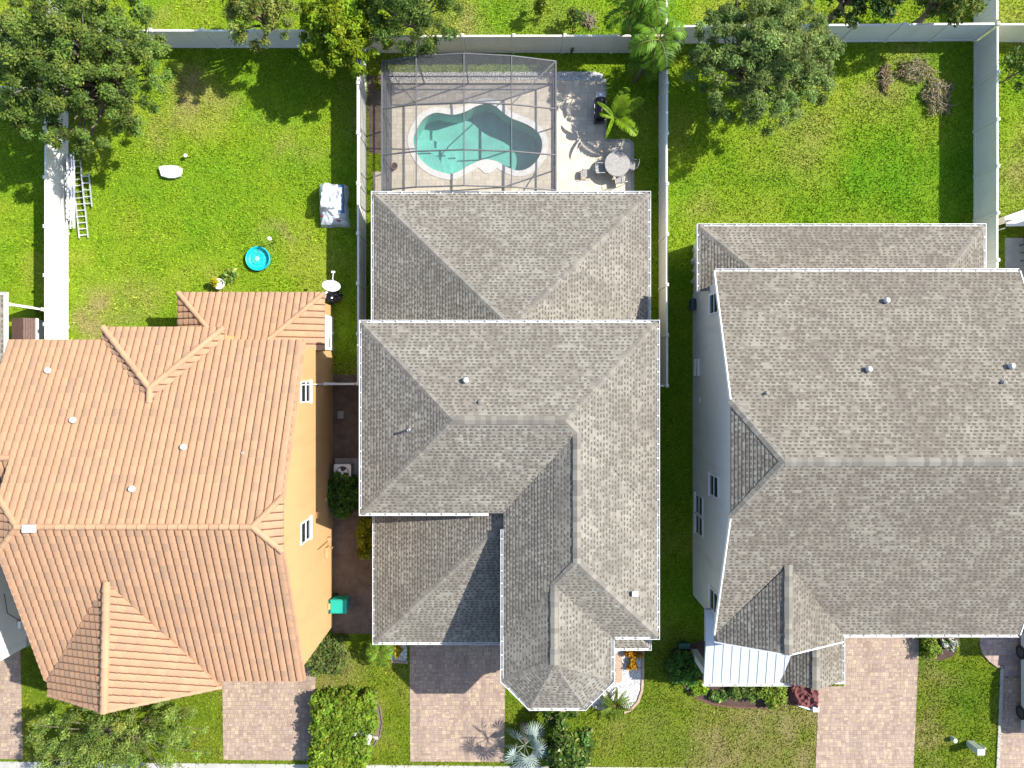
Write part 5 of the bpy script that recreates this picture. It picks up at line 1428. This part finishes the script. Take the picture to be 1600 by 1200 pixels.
# ------------------------------------------------------------------ plants
def unit(a): return a / np.maximum(np.linalg.norm(a, axis=1, keepdims=True), 1e-6)
def leaf_quads(P, Nn, ln, aspect, rs, along=None, fold=0.0):
    n = len(P); Nn = unit(Nn)
    t = rs.randn(n, 3) if along is None else along + rs.randn(n, 3) * 0.25
    t = unit(t - Nn * (t * Nn).sum(1, keepdims=True)); s = np.cross(Nn, t)
    ln = np.asarray(ln).reshape(-1, 1) * np.ones((n, 1)); w_ = ln * aspect / 2
    V = np.stack([P - t*ln*.5, P + s*w_ + Nn*fold*w_, P + t*ln*.5, P - s*w_ + Nn*fold*w_], 1)
    return V.reshape(-1, 3)

def leaf_cols(n, base, rs, var=.25, alt=None, altp=0.1, lump=None):
    b = np.tile(np.array(base, float), (n, 1))
    if alt is not None:
        k = rs.rand(n) < altp; b[k] = alt
    f = 1 + var * rs.randn(n, 1) * .8
    b = b * np.clip(f, .4, 1.8)
    b[:, 0] *= 1 + .08 * rs.randn(n)
    if lump is not None: b = b * lump
    return np.repeat(np.clip(b, .003, .9), 4, 0)

def crown_leaves(lumps, per_m3, size, base, rs, aspect=.5, alt=None, altp=.12, up=.55, flat=1.0, maxn=60000, lumpvar=.22):
    Ps, Ns, Cs = [], [], []
    for (x, y, z, r) in lumps:
        n = int(per_m3 * r**2 * 12.6)
        d = unit(rs.randn(n, 3)); d[:, 2] = np.where(d[:, 2] < -.35, -d[:, 2], d[:, 2])
        rad = r * rs.rand(n, 1) ** .45 * (1 + .18 * rs.randn(n, 1))
        p = np.array([[x, y, z]]) + d * rad * np.array([[1, 1, flat]])
        Ps.append(p); Ns.append(d * .55 + np.array([[0, 0, up]]) + rs.randn(n, 3) * .45)
        c0 = 1 + lumpvar * rs.randn(); hue = 1 + .07 * rs.randn()
        Cs.append(np.tile([[c0 * hue, c0, c0]], (n, 1)))
    P = np.concatenate(Ps); Nn = np.concatenate(Ns); L = np.clip(np.concatenate(Cs), .45, 1.9)
    if len(P) > maxn:
        k = rs.permutation(len(P))[:maxn]; P, Nn, L = P[k], Nn[k], L[k]
    P[:, 2] = np.maximum(P[:, 2], .06)
    sz = size * np.clip(1 + .3 * rs.randn(len(P)), .5, 1.7)
    return leaf_quads(P, Nn, sz, aspect, rs), leaf_cols(len(P), base, rs, .25, alt, altp, L)

def limb_path(a, b, sag, rs, n=5):
    a, b = np.array(a, float), np.array(b, float); o = rs.randn(3) * np.linalg.norm(b - a) * .06
    return [tuple(a + (b - a) * t + o * math.sin(math.pi * t) + np.array([0, 0, sag * math.sin(math.pi * t)])) for t in np.linspace(0, 1, n)]

def tree(name, label, px, py, zc, rad, base, seed, nl=34, lr=(.55, 1.0), per=95, size=.17, alt=(.20, .17, .02), altp=.10, h=1.6, stretch=(1, 1), group=None, aspect=.5, trunk=.16, mat='leaf', wisp=0, cat='tree', maxn=60000, lumpvar=.22):
    """centre px,py is where the crown middle (height zc) appears in the photo"""
    rs = np.random.RandomState(seed); c = W(px, py, zc)
    t = thing(name, label, cat, (c.x, c.y, 0), group)
    lumps = [(c.x, c.y, zc + h * .4, lr[1])]
    for i in range(nl):
        a = i * 2.39996 + rs.rand() * .6; q = math.sqrt((i + .6) / nl) * (1 + .12 * rs.randn()); q = min(q, 1.08)
        r_ = rs.uniform(*lr) * (1.1 - .35 * q)
        lumps.append((c.x + math.cos(a) * q * (rad - r_ * .55) * stretch[0], c.y + math.sin(a) * q * (rad - r_ * .55) * stretch[1], zc + h * (.55 * (1 - q * q) + .22 * rs.randn()) - .25 * q * h, r_))
    outer = list(lumps)
    for i in range(wisp):
        a = rs.rand() * 6.283; q = rad * (.92 + .10 * rs.rand()); outer.append((c.x + math.cos(a) * q * stretch[0], c.y + math.sin(a) * q * stretch[1], zc - .2 * h + .3 * rs.randn(), rs.uniform(.2, .34)))
    v, col = crown_leaves(outer, per, size, base, rs, aspect, alt, altp, maxn=maxn, lumpvar=lumpvar)
    np_mesh('crown', v, 4, M[mat], t, col)
    mb = MB(); zb = max(.4, zc - h * 1.3)
    mb.tube([(c.x, c.y, -.1), (c.x + .05, c.y - .03, zb * .5), (c.x, c.y, zb)], [trunk * 1.25, trunk, trunk * .9], 10)
    for i, l in enumerate(lumps):
        if i % 2 == 0 or nl < 16:
            p = limb_path((c.x, c.y, zb * .85), l[:3], .2, rs); mb.tube(p, np.linspace(trunk * .5, .015, len(p)), 6)
    mb.build('trunk', M['bark'], t)
    return t

OLIVE = (.098, .150, .028); DEEP = (.030, .062, .016); YG = (.140, .215, .010); MIDG = (.06, .125, .018); PALE = (.140, .180, .036); SAP = (.075, .155, .014)
tree('oak_tree', 'large spreading oak with dense small leaves covering the top left corner', 112, 92, 4.6, 3.75, OLIVE, 11, 230, (.26, .48), 200, .125, (.17, .20, .02), .06, 2.0, (1.06, 1.0), trunk=.2, wisp=44, maxn=150000, lumpvar=.26)
tree('oak_tree', 'small pale leaved oak behind the left back fence, right of the big oak', 398, 2, 4.0, 1.75, PALE, 12, 56, (.28, .44), 180, .11, wisp=14)
tree('citrus_tree', 'dense bright yellow green tree overhanging the left back fence by the pool cage', 533, 38, 3.4, 1.98, YG, 13, 95, (.28, .44), 230, .13, (.20, .25, .01), .2, 1.7, (.98, 1.12), wisp=14, aspect=.6, lumpvar=.2)
tree('dark_tree', 'dark green feathery tree overhanging the back fence above the pool cage', 640, 0, 4.2, 2.2, (.060, .105, .020), 14, 80, (.28, .46), 200, .14, (.13, .17, .03), .22, 1.8, (1.05, .9), aspect=.26, wisp=20)
tree('oak_tree', 'broad olive green oak in the upper right yard, right of the big palm', 1197, 85, 4.2, 3.15, (.125, .182, .046), 25, 200, (.26, .46), 195, .125, (.17, .20, .05), .14, 1.9, (1.03, .98), trunk=.18, wisp=34, maxn=120000, aspect=.38, lumpvar=.26)
tree('oak_tree', 'dark oak behind the right back fence, only its lower edge in frame', 1355, -38, 4.0, 2.0, DEEP, 16, 50, (.34, .55), 130, .15, wisp=10)
tree('oak_tree', 'grey green oak at the top edge left of the top right fence corner', 1492, -18, 3.6, 1.5, OLIVE, 17, 40, (.3, .48), 130, .14, wisp=10)
tree('feathery_tree', 'light green wispy tree in front of the tiled house at the lower left', 178, 1168, 2.9, 2.75, (.135, .195, .034), 18, 150, (.24, .42), 150, .125, (.18, .23, .06), .25, 1.1, (1.45, .86), aspect=.3, trunk=.045, wisp=40, lumpvar=.3, maxn=80000)
tree('magnolia_shrub', 'dark glossy leaved shrub in front of the bay of the centre house', 884, 1163, 1.7, 1.22, (.045, .085, .014), 19, 20, (.32, .55), 120, .19, (.16, .17, .06), .12, 1.2, (1.05, 1.2), trunk=.05, mat='leafgloss', cat='shrub', aspect=.55, wisp=12)
tree('shrub', 'yellow green shrub at the top edge above the cream fence behind the pool cage', 845, 12, .9, .5, (.14, .19, .015), 20, 8, (.2, .3), 120, .13, h=.7, trunk=.03, cat='shrub')
tree('shrub', 'dark shrub on the far lawn above the cream back fence, nearer the big palm', 898, 28, .8, .6, (.045, .085, .015), 21, 8, (.2, .35), 80, .12, h=.7, trunk=.03, cat='shrub')
tree('shrub', 'green bush at the right edge beyond the long shaded fence', 1602, 105, 1.8, 1.2, MIDG, 22, 10, (.3, .6), 90, .15, h=.9, trunk=.04, cat='shrub')
tree('shrub', 'low dark weed clump by the cream fence behind the pool cage', 894, 74, .45, .20, DEEP, 23, 3, (.1, .18), 120, .10, h=.25, trunk=.02, cat='shrub')

def bush(name, label, pts_px, h, base, seed, per=190, size=.12, alt=None, altp=.15, aspect=.55, mat='leaf', group=None, cat='shrub', lump=.24, top_jit=.10, inner=True):
    """clipped mass: leaves in the outer shell of a plan outline (photo px at mid height)"""
    rs = np.random.RandomState(seed); P = [W(x, y, h * .8).xy for x, y in pts_px]; cx = sum(p.x for p in P) / len(P); cy = sum(p.y for p in P) / len(P)
    t = thing(name, label, cat, (cx, cy, 0), group)
    xs = [p.x for p in P]; ys = [p.y for p in P]; lumps = []
    st = lump * 1.15
    def inside(x, y):
        c = False; j = len(P) - 1
        for i in range(len(P)):
            if (P[i].y > y) != (P[j].y > y) and x < (P[j].x - P[i].x) * (y - P[i].y) / (P[j].y - P[i].y) + P[i].x: c = not c
            j = i
        return c
    x = min(xs)
    while x <= max(xs):
        y = min(ys)
        while y <= max(ys):
            a, b = x + rs.uniform(-.4, .4) * st, y + rs.uniform(-.4, .4) * st
            if inside(a, b):
                edge = not all(inside(a + dx, b + dy) for dx, dy in ((.3, 0), (-.3, 0), (0, .3), (0, -.3)))
                lumps.append((a, b, h - lump + rs.uniform(-top_jit, top_jit) - (.10 if edge else 0), lump * rs.uniform(.8, 1.2)))
                if edge:
                    for zz in np.arange(lump * .8, h - lump * 1.4, lump * 1.5): lumps.append((a, b, zz, lump))
            y += st
        x += st
    v, col = crown_leaves(lumps, per, size, base, rs, aspect, alt, altp, up=.6, maxn=45000)
    np_mesh('foliage', v, 4, M[mat], t, col)
    mb = MB(); rr = random.Random(seed)
    for l in lumps[::max(1, len(lumps)//22)]: mb.tube([(cx + (l[0]-cx)*.6, cy + (l[1]-cy)*.6, 0), (l[0], l[1], l[2])], [.025, .01], 5)
    mb.build('stems', M['bark'], t); return t
def ell(cx, cy, rx, ry, n=14, jit=0, seed=0):
    r_ = random.Random(seed); return [(cx + rx*math.cos(2*math.pi*i/n)*(1+r_.uniform(-jit, jit)), cy + ry*math.sin(2*math.pi*i/n)*(1+r_.uniform(-jit, jit))) for i in range(n)]
bush('hedge', 'big square clipped hedge beside the left driveway at the bottom', [(486,1092),(540,1090),(578,1092),(582,1120),(581,1142),(560,1145),(558,1156),(574,1160),(570,1205),(484,1206)], 1.35, (.125, .200, .016), 31, 120, .15, (.18, .22, .03), .22, top_jit=.05, lump=.22)
bush('shrub', 'olive clipped shrub tucked against the front corner of the ochre wall', [(478,1030),(505,1005),(530,998),(541,1015),(537,1050),(505,1057),(480,1054)], 1.0, (.100, .145, .030), 32, 130, .12, (.15, .12, .06), .15)
bush('shrub', 'rounded dark green clipped bush next to the air conditioner', ell(536, 774, 25, 33, 12, .06, 1), 1.2, (.050, .125, .020), 33, 130, .13, (.12, .20, .03), .2, lump=.22)
bush('shrub', 'narrow yellow shrub beside the garage wall of the centre house', [(558,818),(578,814),(584,868),(562,870),(556,845)], 1.1, (.21, .225, .012), 34, 110, .14, (.28, .28, .03), .3)
bush('shrub', 'broad dark green leafy shrub in the mulch bed, left of the white porch roof', ell(1072, 1048, 24, 26, 12, .15, 2), .95, (.040, .105, .018), 35, 95, .15, (.09, .2, .02), .25)
bush('shrub', 'bright green low plant at the left end of the mulch bed below the porch roof', ell(1092, 1077, 13, 10, 9, .2, 3), .45, (.14, .24, .015), 36, 110, .16, None)
bush('shrub', 'small spiky green plant in the mulch bed below the porch roof, second from the left', ell(1126, 1089, 17, 8, 9, .2, 4), .4, (.08, .17, .03), 37, 80, .16, (.2, .26, .08), .3, .3, lump=.15)
bush('shrub', 'green plant row in the mulch bed below the middle of the porch roof', ell(1165, 1084, 20, 12, 9, .2, 5), .6, (.07, .13, .02), 38, 100, .13, (.16, .2, .05), .3, .35, lump=.18)
bush('shrub', 'rounded yellow green bush at the right end of the mulch bed, beside the maroon tarpaulin', ell(1211, 1085, 23, 19, 10, .1, 6), .8, (.13, .19, .018), 39, 120, .13, (.2, .24, .04), .3)
bush('shrub', 'bright green shrub under the front eave of the right house', ell(1459, 1013, 15, 15, 10, .1, 7), .85, (.15, .22, .02), 40, 110, .16, (.22, .28, .05), .3, .4)
bush('flowering_shrub', 'white flowered shrub under the front eave of the right house', ell(1488, 1011, 13, 9, 10, .1, 8), .6, (.60, .60, .54), 41, 80, .13, (.07, .14, .02), .3, .7, lump=.18)
bush('croton_shrub', 'dark orange leaved croton nearest the entry of the centre house', ell(992, 1022, 12, 9, 9, .15, 9), .6, (.30, .10, .012), 42, 90, .16, (.42, .22, .01), .4, .4, lump=.18)
bush('croton_shrub', 'golden orange croton on the white gravel below the darker one', ell(988, 1043, 9, 9, 9, .15, 10), .55, (.48, .25, .012), 43, 90, .15, (.36, .12, .01), .3, .45, lump=.17)
bush('croton_shrub', 'small yellow croton on the gravel beside the garage corner', ell(620, 1019, 6, 8, 8, .15, 11), .45, (.48, .33, .015), 44, 90, .14, (.3, .25, .02), .3, .4, lump=.15)
bush('shrub', 'pale green weedy plant beside the white pot on the left lawn', ell(356, 430, 13, 11, 9, .3, 12), .5, (.12, .20, .03), 45, 40, .14, (.2, .26, .06), .3, lump=.17)
bush('shrub', 'scruffy green plant by the left wall of the pool cage', ell(588, 133, 6, 8, 8, .2, 13), .6, (.16, .19, .02), 46, 80, .14, (.25, .22, .03), .3, lump=.18)
t = thing('potted_plant', 'yellow leaved plant in a white pot above the tiled roof of the left house', 'potted plant', W(346, 444))
c = W(347, 445); MB().lathe(c, [(.001, 0), (.15, 0), (.24, .34), (.27, .35), (.27, .40), (.22, .39), (.2, .30), (.001, .29)], 20).build('pot', M['white'], t)
rs = np.random.RandomState(5); n = 26; A = rs.rand(n)*6.28
P = np.stack([c.x - .1 + np.cos(A)*.2*rs.rand(n), c.y + .06 + np.sin(A)*.2*rs.rand(n), .55 + .2*rs.rand(n)], 1)
np_mesh('leaves', leaf_quads(P, np.stack([np.cos(A)*.5, np.sin(A)*.5, np.ones(n)], 1), .30, .5, rs), 4, M['leaf'], t, leaf_cols(n, (.30, .27, .012), rs, .15))

# palms ------------------------------------------------------------
def frond(base, az, elev, L, droop, leaflet, lw, rs, n=26, curl=.5, acc=None, col=(.08, .17, .01), flat=.25):
    base = np.array(base, float); d = np.array([math.cos(az)*math.cos(elev), math.sin(az)*math.cos(elev), math.sin(elev)])
    hz = np.array([math.cos(az), math.sin(az), 0]); sd = np.array([-math.sin(az), math.cos(az), 0])
    pts = []; p = base.copy(); e = elev
    for i in range(n + 1):
        pts.append(p.copy()); e -= droop / n * (1 + 1.2 * i / n)
        p = p + (hz * math.cos(e) + np.array([0, 0, math.sin(e)])) * L / n
    vs, cs = acc
    for i in range(n):
        a, b = pts[i], pts[i+1]; ww = .022 * (1 - i / n) + .006
        vs.append(np.stack([a + sd*ww, b + sd*ww, b - sd*ww, a - sd*ww])); cs.append(np.tile(np.array([[.16, .19, .03]]), (4, 1)))
        f = i / n
        if f < .12: continue
        ll = leaflet * math.sin(math.pi * min(1, .12 + f * .9)) ** .6
        ax = (b - a) / np.linalg.norm(b - a); upv = np.cross(ax, sd); upv = -upv if upv[2] < 0 else upv
        for s in (-1, 1):
            dirn = sd * s * .86 + ax * (.35 + .45 * f) + upv * (flat - curl * .3) + rs.randn(3) * .06
            dirn /= np.linalg.norm(dirn); sg = np.cross(dirn, upv); sg /= np.linalg.norm(sg); m = a + dirn * ll * .55 + upv * .02; tip = a + dirn * ll - np.array([0, 0, ll * curl * .6])
            c = np.array(col) * np.clip(1 + .22 * rs.randn(), .5, 1.6)
            vs.append(np.stack([a, m + sg * lw, tip, m - sg * lw])); cs.append(np.tile(c[None], (4, 1)))
def palm(name, label, heads, seed, col, group=None, mat='leaf', cat='palm tree'):
    rs = np.random.RandomState(seed); h0 = heads[0]; c = W(h0['px'], h0['py'], h0['z'])
    bx, by = h0.get('base', (c.x, c.y)); t = thing(name, label, cat, (bx, by, 0), group); mb = MB()
    for h in heads:
        c = W(h['px'], h['py'], h['z']); b = h.get('base', (bx, by)); acc = ([], [])
        if h['z'] > .5: mb.tube([(b[0], b[1], 0), ((b[0]*.4+c.x*.6), (b[1]*.4+c.y*.6), h['z']*.6), (c.x, c.y, h['z'])], [h.get('tr', .09), h.get('tr', .09)*.8, h.get('tr', .09)*.6], 9)
        for i, az in enumerate(h.get('az') or [k*2.39996 + rs.rand()*.5 for k in range(h['n'])]):
            f = (i + .5) / (len(h['az']) if h.get('az') else h['n'])
            frond((c.x, c.y, h['z']), az, h.get('e0', 1.1) - (h.get('e0', 1.1) - h.get('e1', .1)) * f + rs.randn()*.06, (h['Ls'][i] if 'Ls' in h else h['L'] * rs.uniform(.85, 1.12)), h.get('droop', 1.2), (h['lls'][i] if 'lls' in h else h['ll']), h['lw'], rs, acc=acc, col=np.array(col) * np.clip(1+.2*rs.randn(), .6, 1.5), curl=h.get('curl', .5), flat=h.get('flat', .25), n=h.get('nn', 26))
        np_mesh('fronds', np.concatenate(acc[0]), 4, M[mat], t, np.concatenate(acc[1]))
    if mb.v: mb.build('trunk', M['bark'], t)
    return t
palm('palm_tree', 'big clump of bright green palms over the back corner of the pool yard',
     [dict(px=1030, py=62, z=3.7, n=12, L=1.7, ll=.60, lw=.055, droop=1.5, nn=20), dict(px=985, py=18, z=3.3, n=9, L=1.5, ll=.5, lw=.05, droop=1.5, base=(5.9, 16.9), nn=18),
      dict(px=1020, py=-5, z=4.2, n=9, L=1.5, ll=.5, lw=.05, droop=1.4, base=(6.5, 17.6), nn=18), dict(px=1010, py=95, z=2.2, n=6, L=1.2, ll=.42, lw=.03, droop=1.4, base=(6.2, 15.0))], 51, (.085, .170, .014))
palm('palm_tree', 'small bright green palm with broad fronds beside the barbecue grill',
     [dict(px=959, py=183, z=1.55, az=[1.12, .5, -.66, -1.94, 2.46, 2.9, .1], Ls=[1.55, 1.75, 1.5, 1.25, 1.15, .75, .9], lls=[.46, .40, .44, .10, .14, .22, .3], n=7, L=1.4, ll=.42, lw=.06, e0=.75, e1=.5, droop=.75, curl=.25, flat=.35, nn=30, tr=.06)], 52, (.155, .265, .012))
palm('palm_tree', 'small green palm by the garage corner of the centre house',
     [dict(px=592, py=1018, z=1.15, n=11, L=.85, ll=.34, lw=.028, e0=.9, e1=.1, droop=1.2, tr=.06)], 53, (.115, .20, .02))
palm('sago_palm', 'round sago palm on the white gravel bed in front of the centre house',
     [dict(px=960, py=1101, z=.42, n=26, L=1.0, ll=.12, lw=.034, e0=1.2, e1=.0, droop=.7, curl=.1, nn=12, tr=.12)], 54, (.085, .14, .015), cat='cycad')
c = W(960, 1101, .42); blob('cone', (c.x, c.y, .38), .16, .16, .09, plain('cycad_heart', (.20, .095, .03), .9, 0, .3, 20), 77, .4, 3, parent=bpy.data.objects['sago_palm'], sub=3)
def fan_palm():
    rs = np.random.RandomState(55); c = W(820, 1166, 2.0); t = thing('fan_palm', 'silver blue fan palm beside the middle driveway at the bottom edge', 'palm tree', (c.x, c.y, 0))
    MB().lathe((c.x, c.y, 0), [(.22, 0), (.19, .9), (.15, 1.5), (.04, 1.75)], 14).build('trunk', M['bark'], t)
    for k in range(9):
        az = k * 2.39996 + .4; e = 1.0 - .95 * (k / 8) + rs.randn()*.08; L = .55 + .25 * rs.rand()
        hz = np.array([math.cos(az), math.sin(az), 0]); d = hz*math.cos(e) + np.array([0, 0, math.sin(e)]); b = np.array([c.x, c.y, 1.9]); p = b + d * L
        sd = np.array([-math.sin(az), math.cos(az), 0]); tw = rs.randn()*.5; nrm = np.cross(d, sd); nrm = -nrm if nrm[2] < 0 else nrm
        sd2 = sd*math.cos(tw) + nrm*math.sin(tw); nr2 = np.cross(d, sd2); vs, cs = [], []; m = 22; Rr = .72 * rs.uniform(.85, 1.1)
        cc = np.array((.27, .335, .325)) * np.clip(1+.15*rs.randn(), .7, 1.3)
        for i in range(m):
            a = (i / (m-1) - .5) * 4.3; dr = d*math.cos(a) + sd2*math.sin(a); dr[2] -= .12; q = p + dr*Rr*(1 - .10*abs(a)/2.1); mid = p + dr*Rr*.48; sgn = (1 if i % 2 else -1)
            wv = np.cross(dr, nr2); wv /= np.linalg.norm(wv); wd = .026
            mid = mid + nr2*.018*sgn; q = q - np.array([0, 0, .10 + .05*rs.rand()])
            vs.append(np.stack([p, mid + wv*wd, q, mid - wv*wd])); cs.append(np.tile((cc*np.clip(1+.12*rs.randn(), .7, 1.3))[None], (4, 1)))
        pw = sd * .02; vs.append(np.stack([b + pw, p + pw*.6, p - pw*.6, b - pw])); cs.append(np.tile(np.array([[.25, .28, .2]]), (4, 1)))
        np_mesh('fan_leaf', np.concatenate(vs), 4, M['leaf'], t, np.concatenate(cs))
fan_palm()

# dead brush heaps in the right yard
def brush(label, px, py, rx, ry, h, seed, leafcol, n=120):
    rr = random.Random(seed); rs = np.random.RandomState(seed); c = W(px, py); t = thing('brush_heap', label, 'brush heap', c, 'heaps of cut branches in the right yard'); mb = MB(); rx *= .0324; ry *= .0324
    for i in range(n):
        a = rr.uniform(0, 6.28); q = math.sqrt(rr.random()) * (.72 + .36*math.sin(3*a + seed) * math.sin(2*a + 1.3*seed)); x, y = c.x + rx*q*math.cos(a), c.y + ry*q*math.sin(a); z = h*(1-q*q*.8)*rr.random() + .03
        b = rr.uniform(0, 6.28); l = rr.uniform(.2, .6); mb.tube([(x, y, z), (x + l*.5*math.cos(b), y + l*.5*math.sin(b), z + rr.uniform(-.02, .14)), (x + l*math.cos(b+.3), y + l*math.sin(b+.3), max(.02, z + rr.uniform(-.1, .1)))], [.017, .012, .005], 5)
    mb.build('branches', M['twig'], t)
    m = n * 16; A = rs.rand(m)*6.28; Q = np.sqrt(rs.rand(m)) * (.85 + .30*np.sin(3*A + seed)*np.sin(2*A + 1.3*seed)); P = np.stack([c.x + rx*1.05*Q*np.cos(A), c.y + ry*1.05*Q*np.sin(A), .03 + h*(1-.8*Q*Q)*rs.rand(m)], 1)
    np_mesh('dry_leaves', leaf_quads(P, rs.randn(m, 3)*.6 + [[0, 0, .8]], .10*(1+.3*rs.randn(m)).clip(.5, 1.6), .5, rs), 4, M['blade'], t, leaf_cols(m, leafcol, rs, .4, (.12, .19, .02), .32))
brush('narrow heap of reddish dead palm leaves, leftmost of the cut branch heaps', 1381, 122, 8, 26, .25, 61, (.30, .17, .09), 60)
brush('wide heap of bare grey brown branches in the middle of the cut branch heaps', 1424, 112, 33, 20, .40, 62, (.32, .26, .15), 85)
brush('heap of brown branches and dry leaves nearest the long shaded fence', 1460, 152, 27, 34, .42, 63, (.34, .27, .16), 110)
brush('flat pinkish heap of dead twigs on the far lawn above the cream fence', 918, 34, 12, 10, .18, 64, (.30, .24, .17), 40)

# ------------------------------------------------------------------ grass: short blades over the lawns, one uncountable carpet
def grass():
    rs = np.random.RandomState(99); N_ = 640000
    x = rs.uniform(-27.5, 27.5, N_); y = rs.uniform(-20.3, 20.0, N_)
    keep = np.ones(N_, bool)
    rects = [(-19.5,-12.5,-9.07,1.3), (-15.2,1.3,-9.07,3.6), (-6.15,-12,6.0,8.3), (9.14,-11,21.3,6.8), (-33,-13.3,-24.1,3.4), (26.3,-9,34,4.5)]
    for a, b, c, d in rects: keep &= ~((x > a) & (x < c) & (y > b) & (y < d))
    for P in NOGRASS:
        xs = [p[0] for p in P]; ys = [p[1] for p in P]
        idx = np.where(keep & (x > min(xs)) & (x < max(xs)) & (y > min(ys)) & (y < max(ys)))[0]
        if not len(idx): continue
        px, py = x[idx], y[idx]; ins = np.zeros(len(idx), bool); j = len(P) - 1
        for i in range(len(P)):
            if P[i][1] != P[j][1]:
                ins ^= ((P[i][1] > py) != (P[j][1] > py)) & (px < (P[j][0]-P[i][0])*(py-P[i][1])/(P[j][1]-P[i][1]) + P[i][0])
            j = i
        keep[idx[ins]] = False
    x, y = x[keep], y[keep]; n = len(x); c = lawn_col(x, y)
    bare = np.clip((c[:, 0] - c[:, 1]) * 12, 0, .85); k = rs.rand(n) > bare; x, y, c = x[k], y[k], c[k]; n = len(x)
    h = .055 * (1 + .45 * rs.randn(n)).clip(.4, 2.2) * (.65 + .8 * vnoise(x, y, .5)); a = rs.rand(n) * 6.28; w_ = .020 + .018 * rs.rand(n); le = h * (.35 + 1.1 * rs.rand(n)); b = a + 1.57 + rs.randn(n) * .5
    P0 = np.stack([x - np.cos(a)*w_, y - np.sin(a)*w_, np.full(n, .0)], 1); P1 = np.stack([x + np.cos(a)*w_, y + np.sin(a)*w_, np.full(n, .0)], 1)
    P2 = np.stack([x + np.cos(b)*le, y + np.sin(b)*le, h], 1)
    V = np.stack([P0, P1, P2], 1).reshape(-1, 3)
    f = np.clip(1.10 + .34 * rs.randn(n, 1), .35, 2.2); yl = (rs.rand(n) < .05)[:, None]
    c = c * f; c = np.where(yl, c * .5 + np.array([[.26, .28, .04]]) * .5, c)
    o = np_mesh('lawn_grass', V, 3, M['blade'], None, np.repeat(c, 3, 0), quad=3)
    tag(o, 'short mown lawn grass with dry tan patches around the houses', 'grass', kind='stuff')
grass()
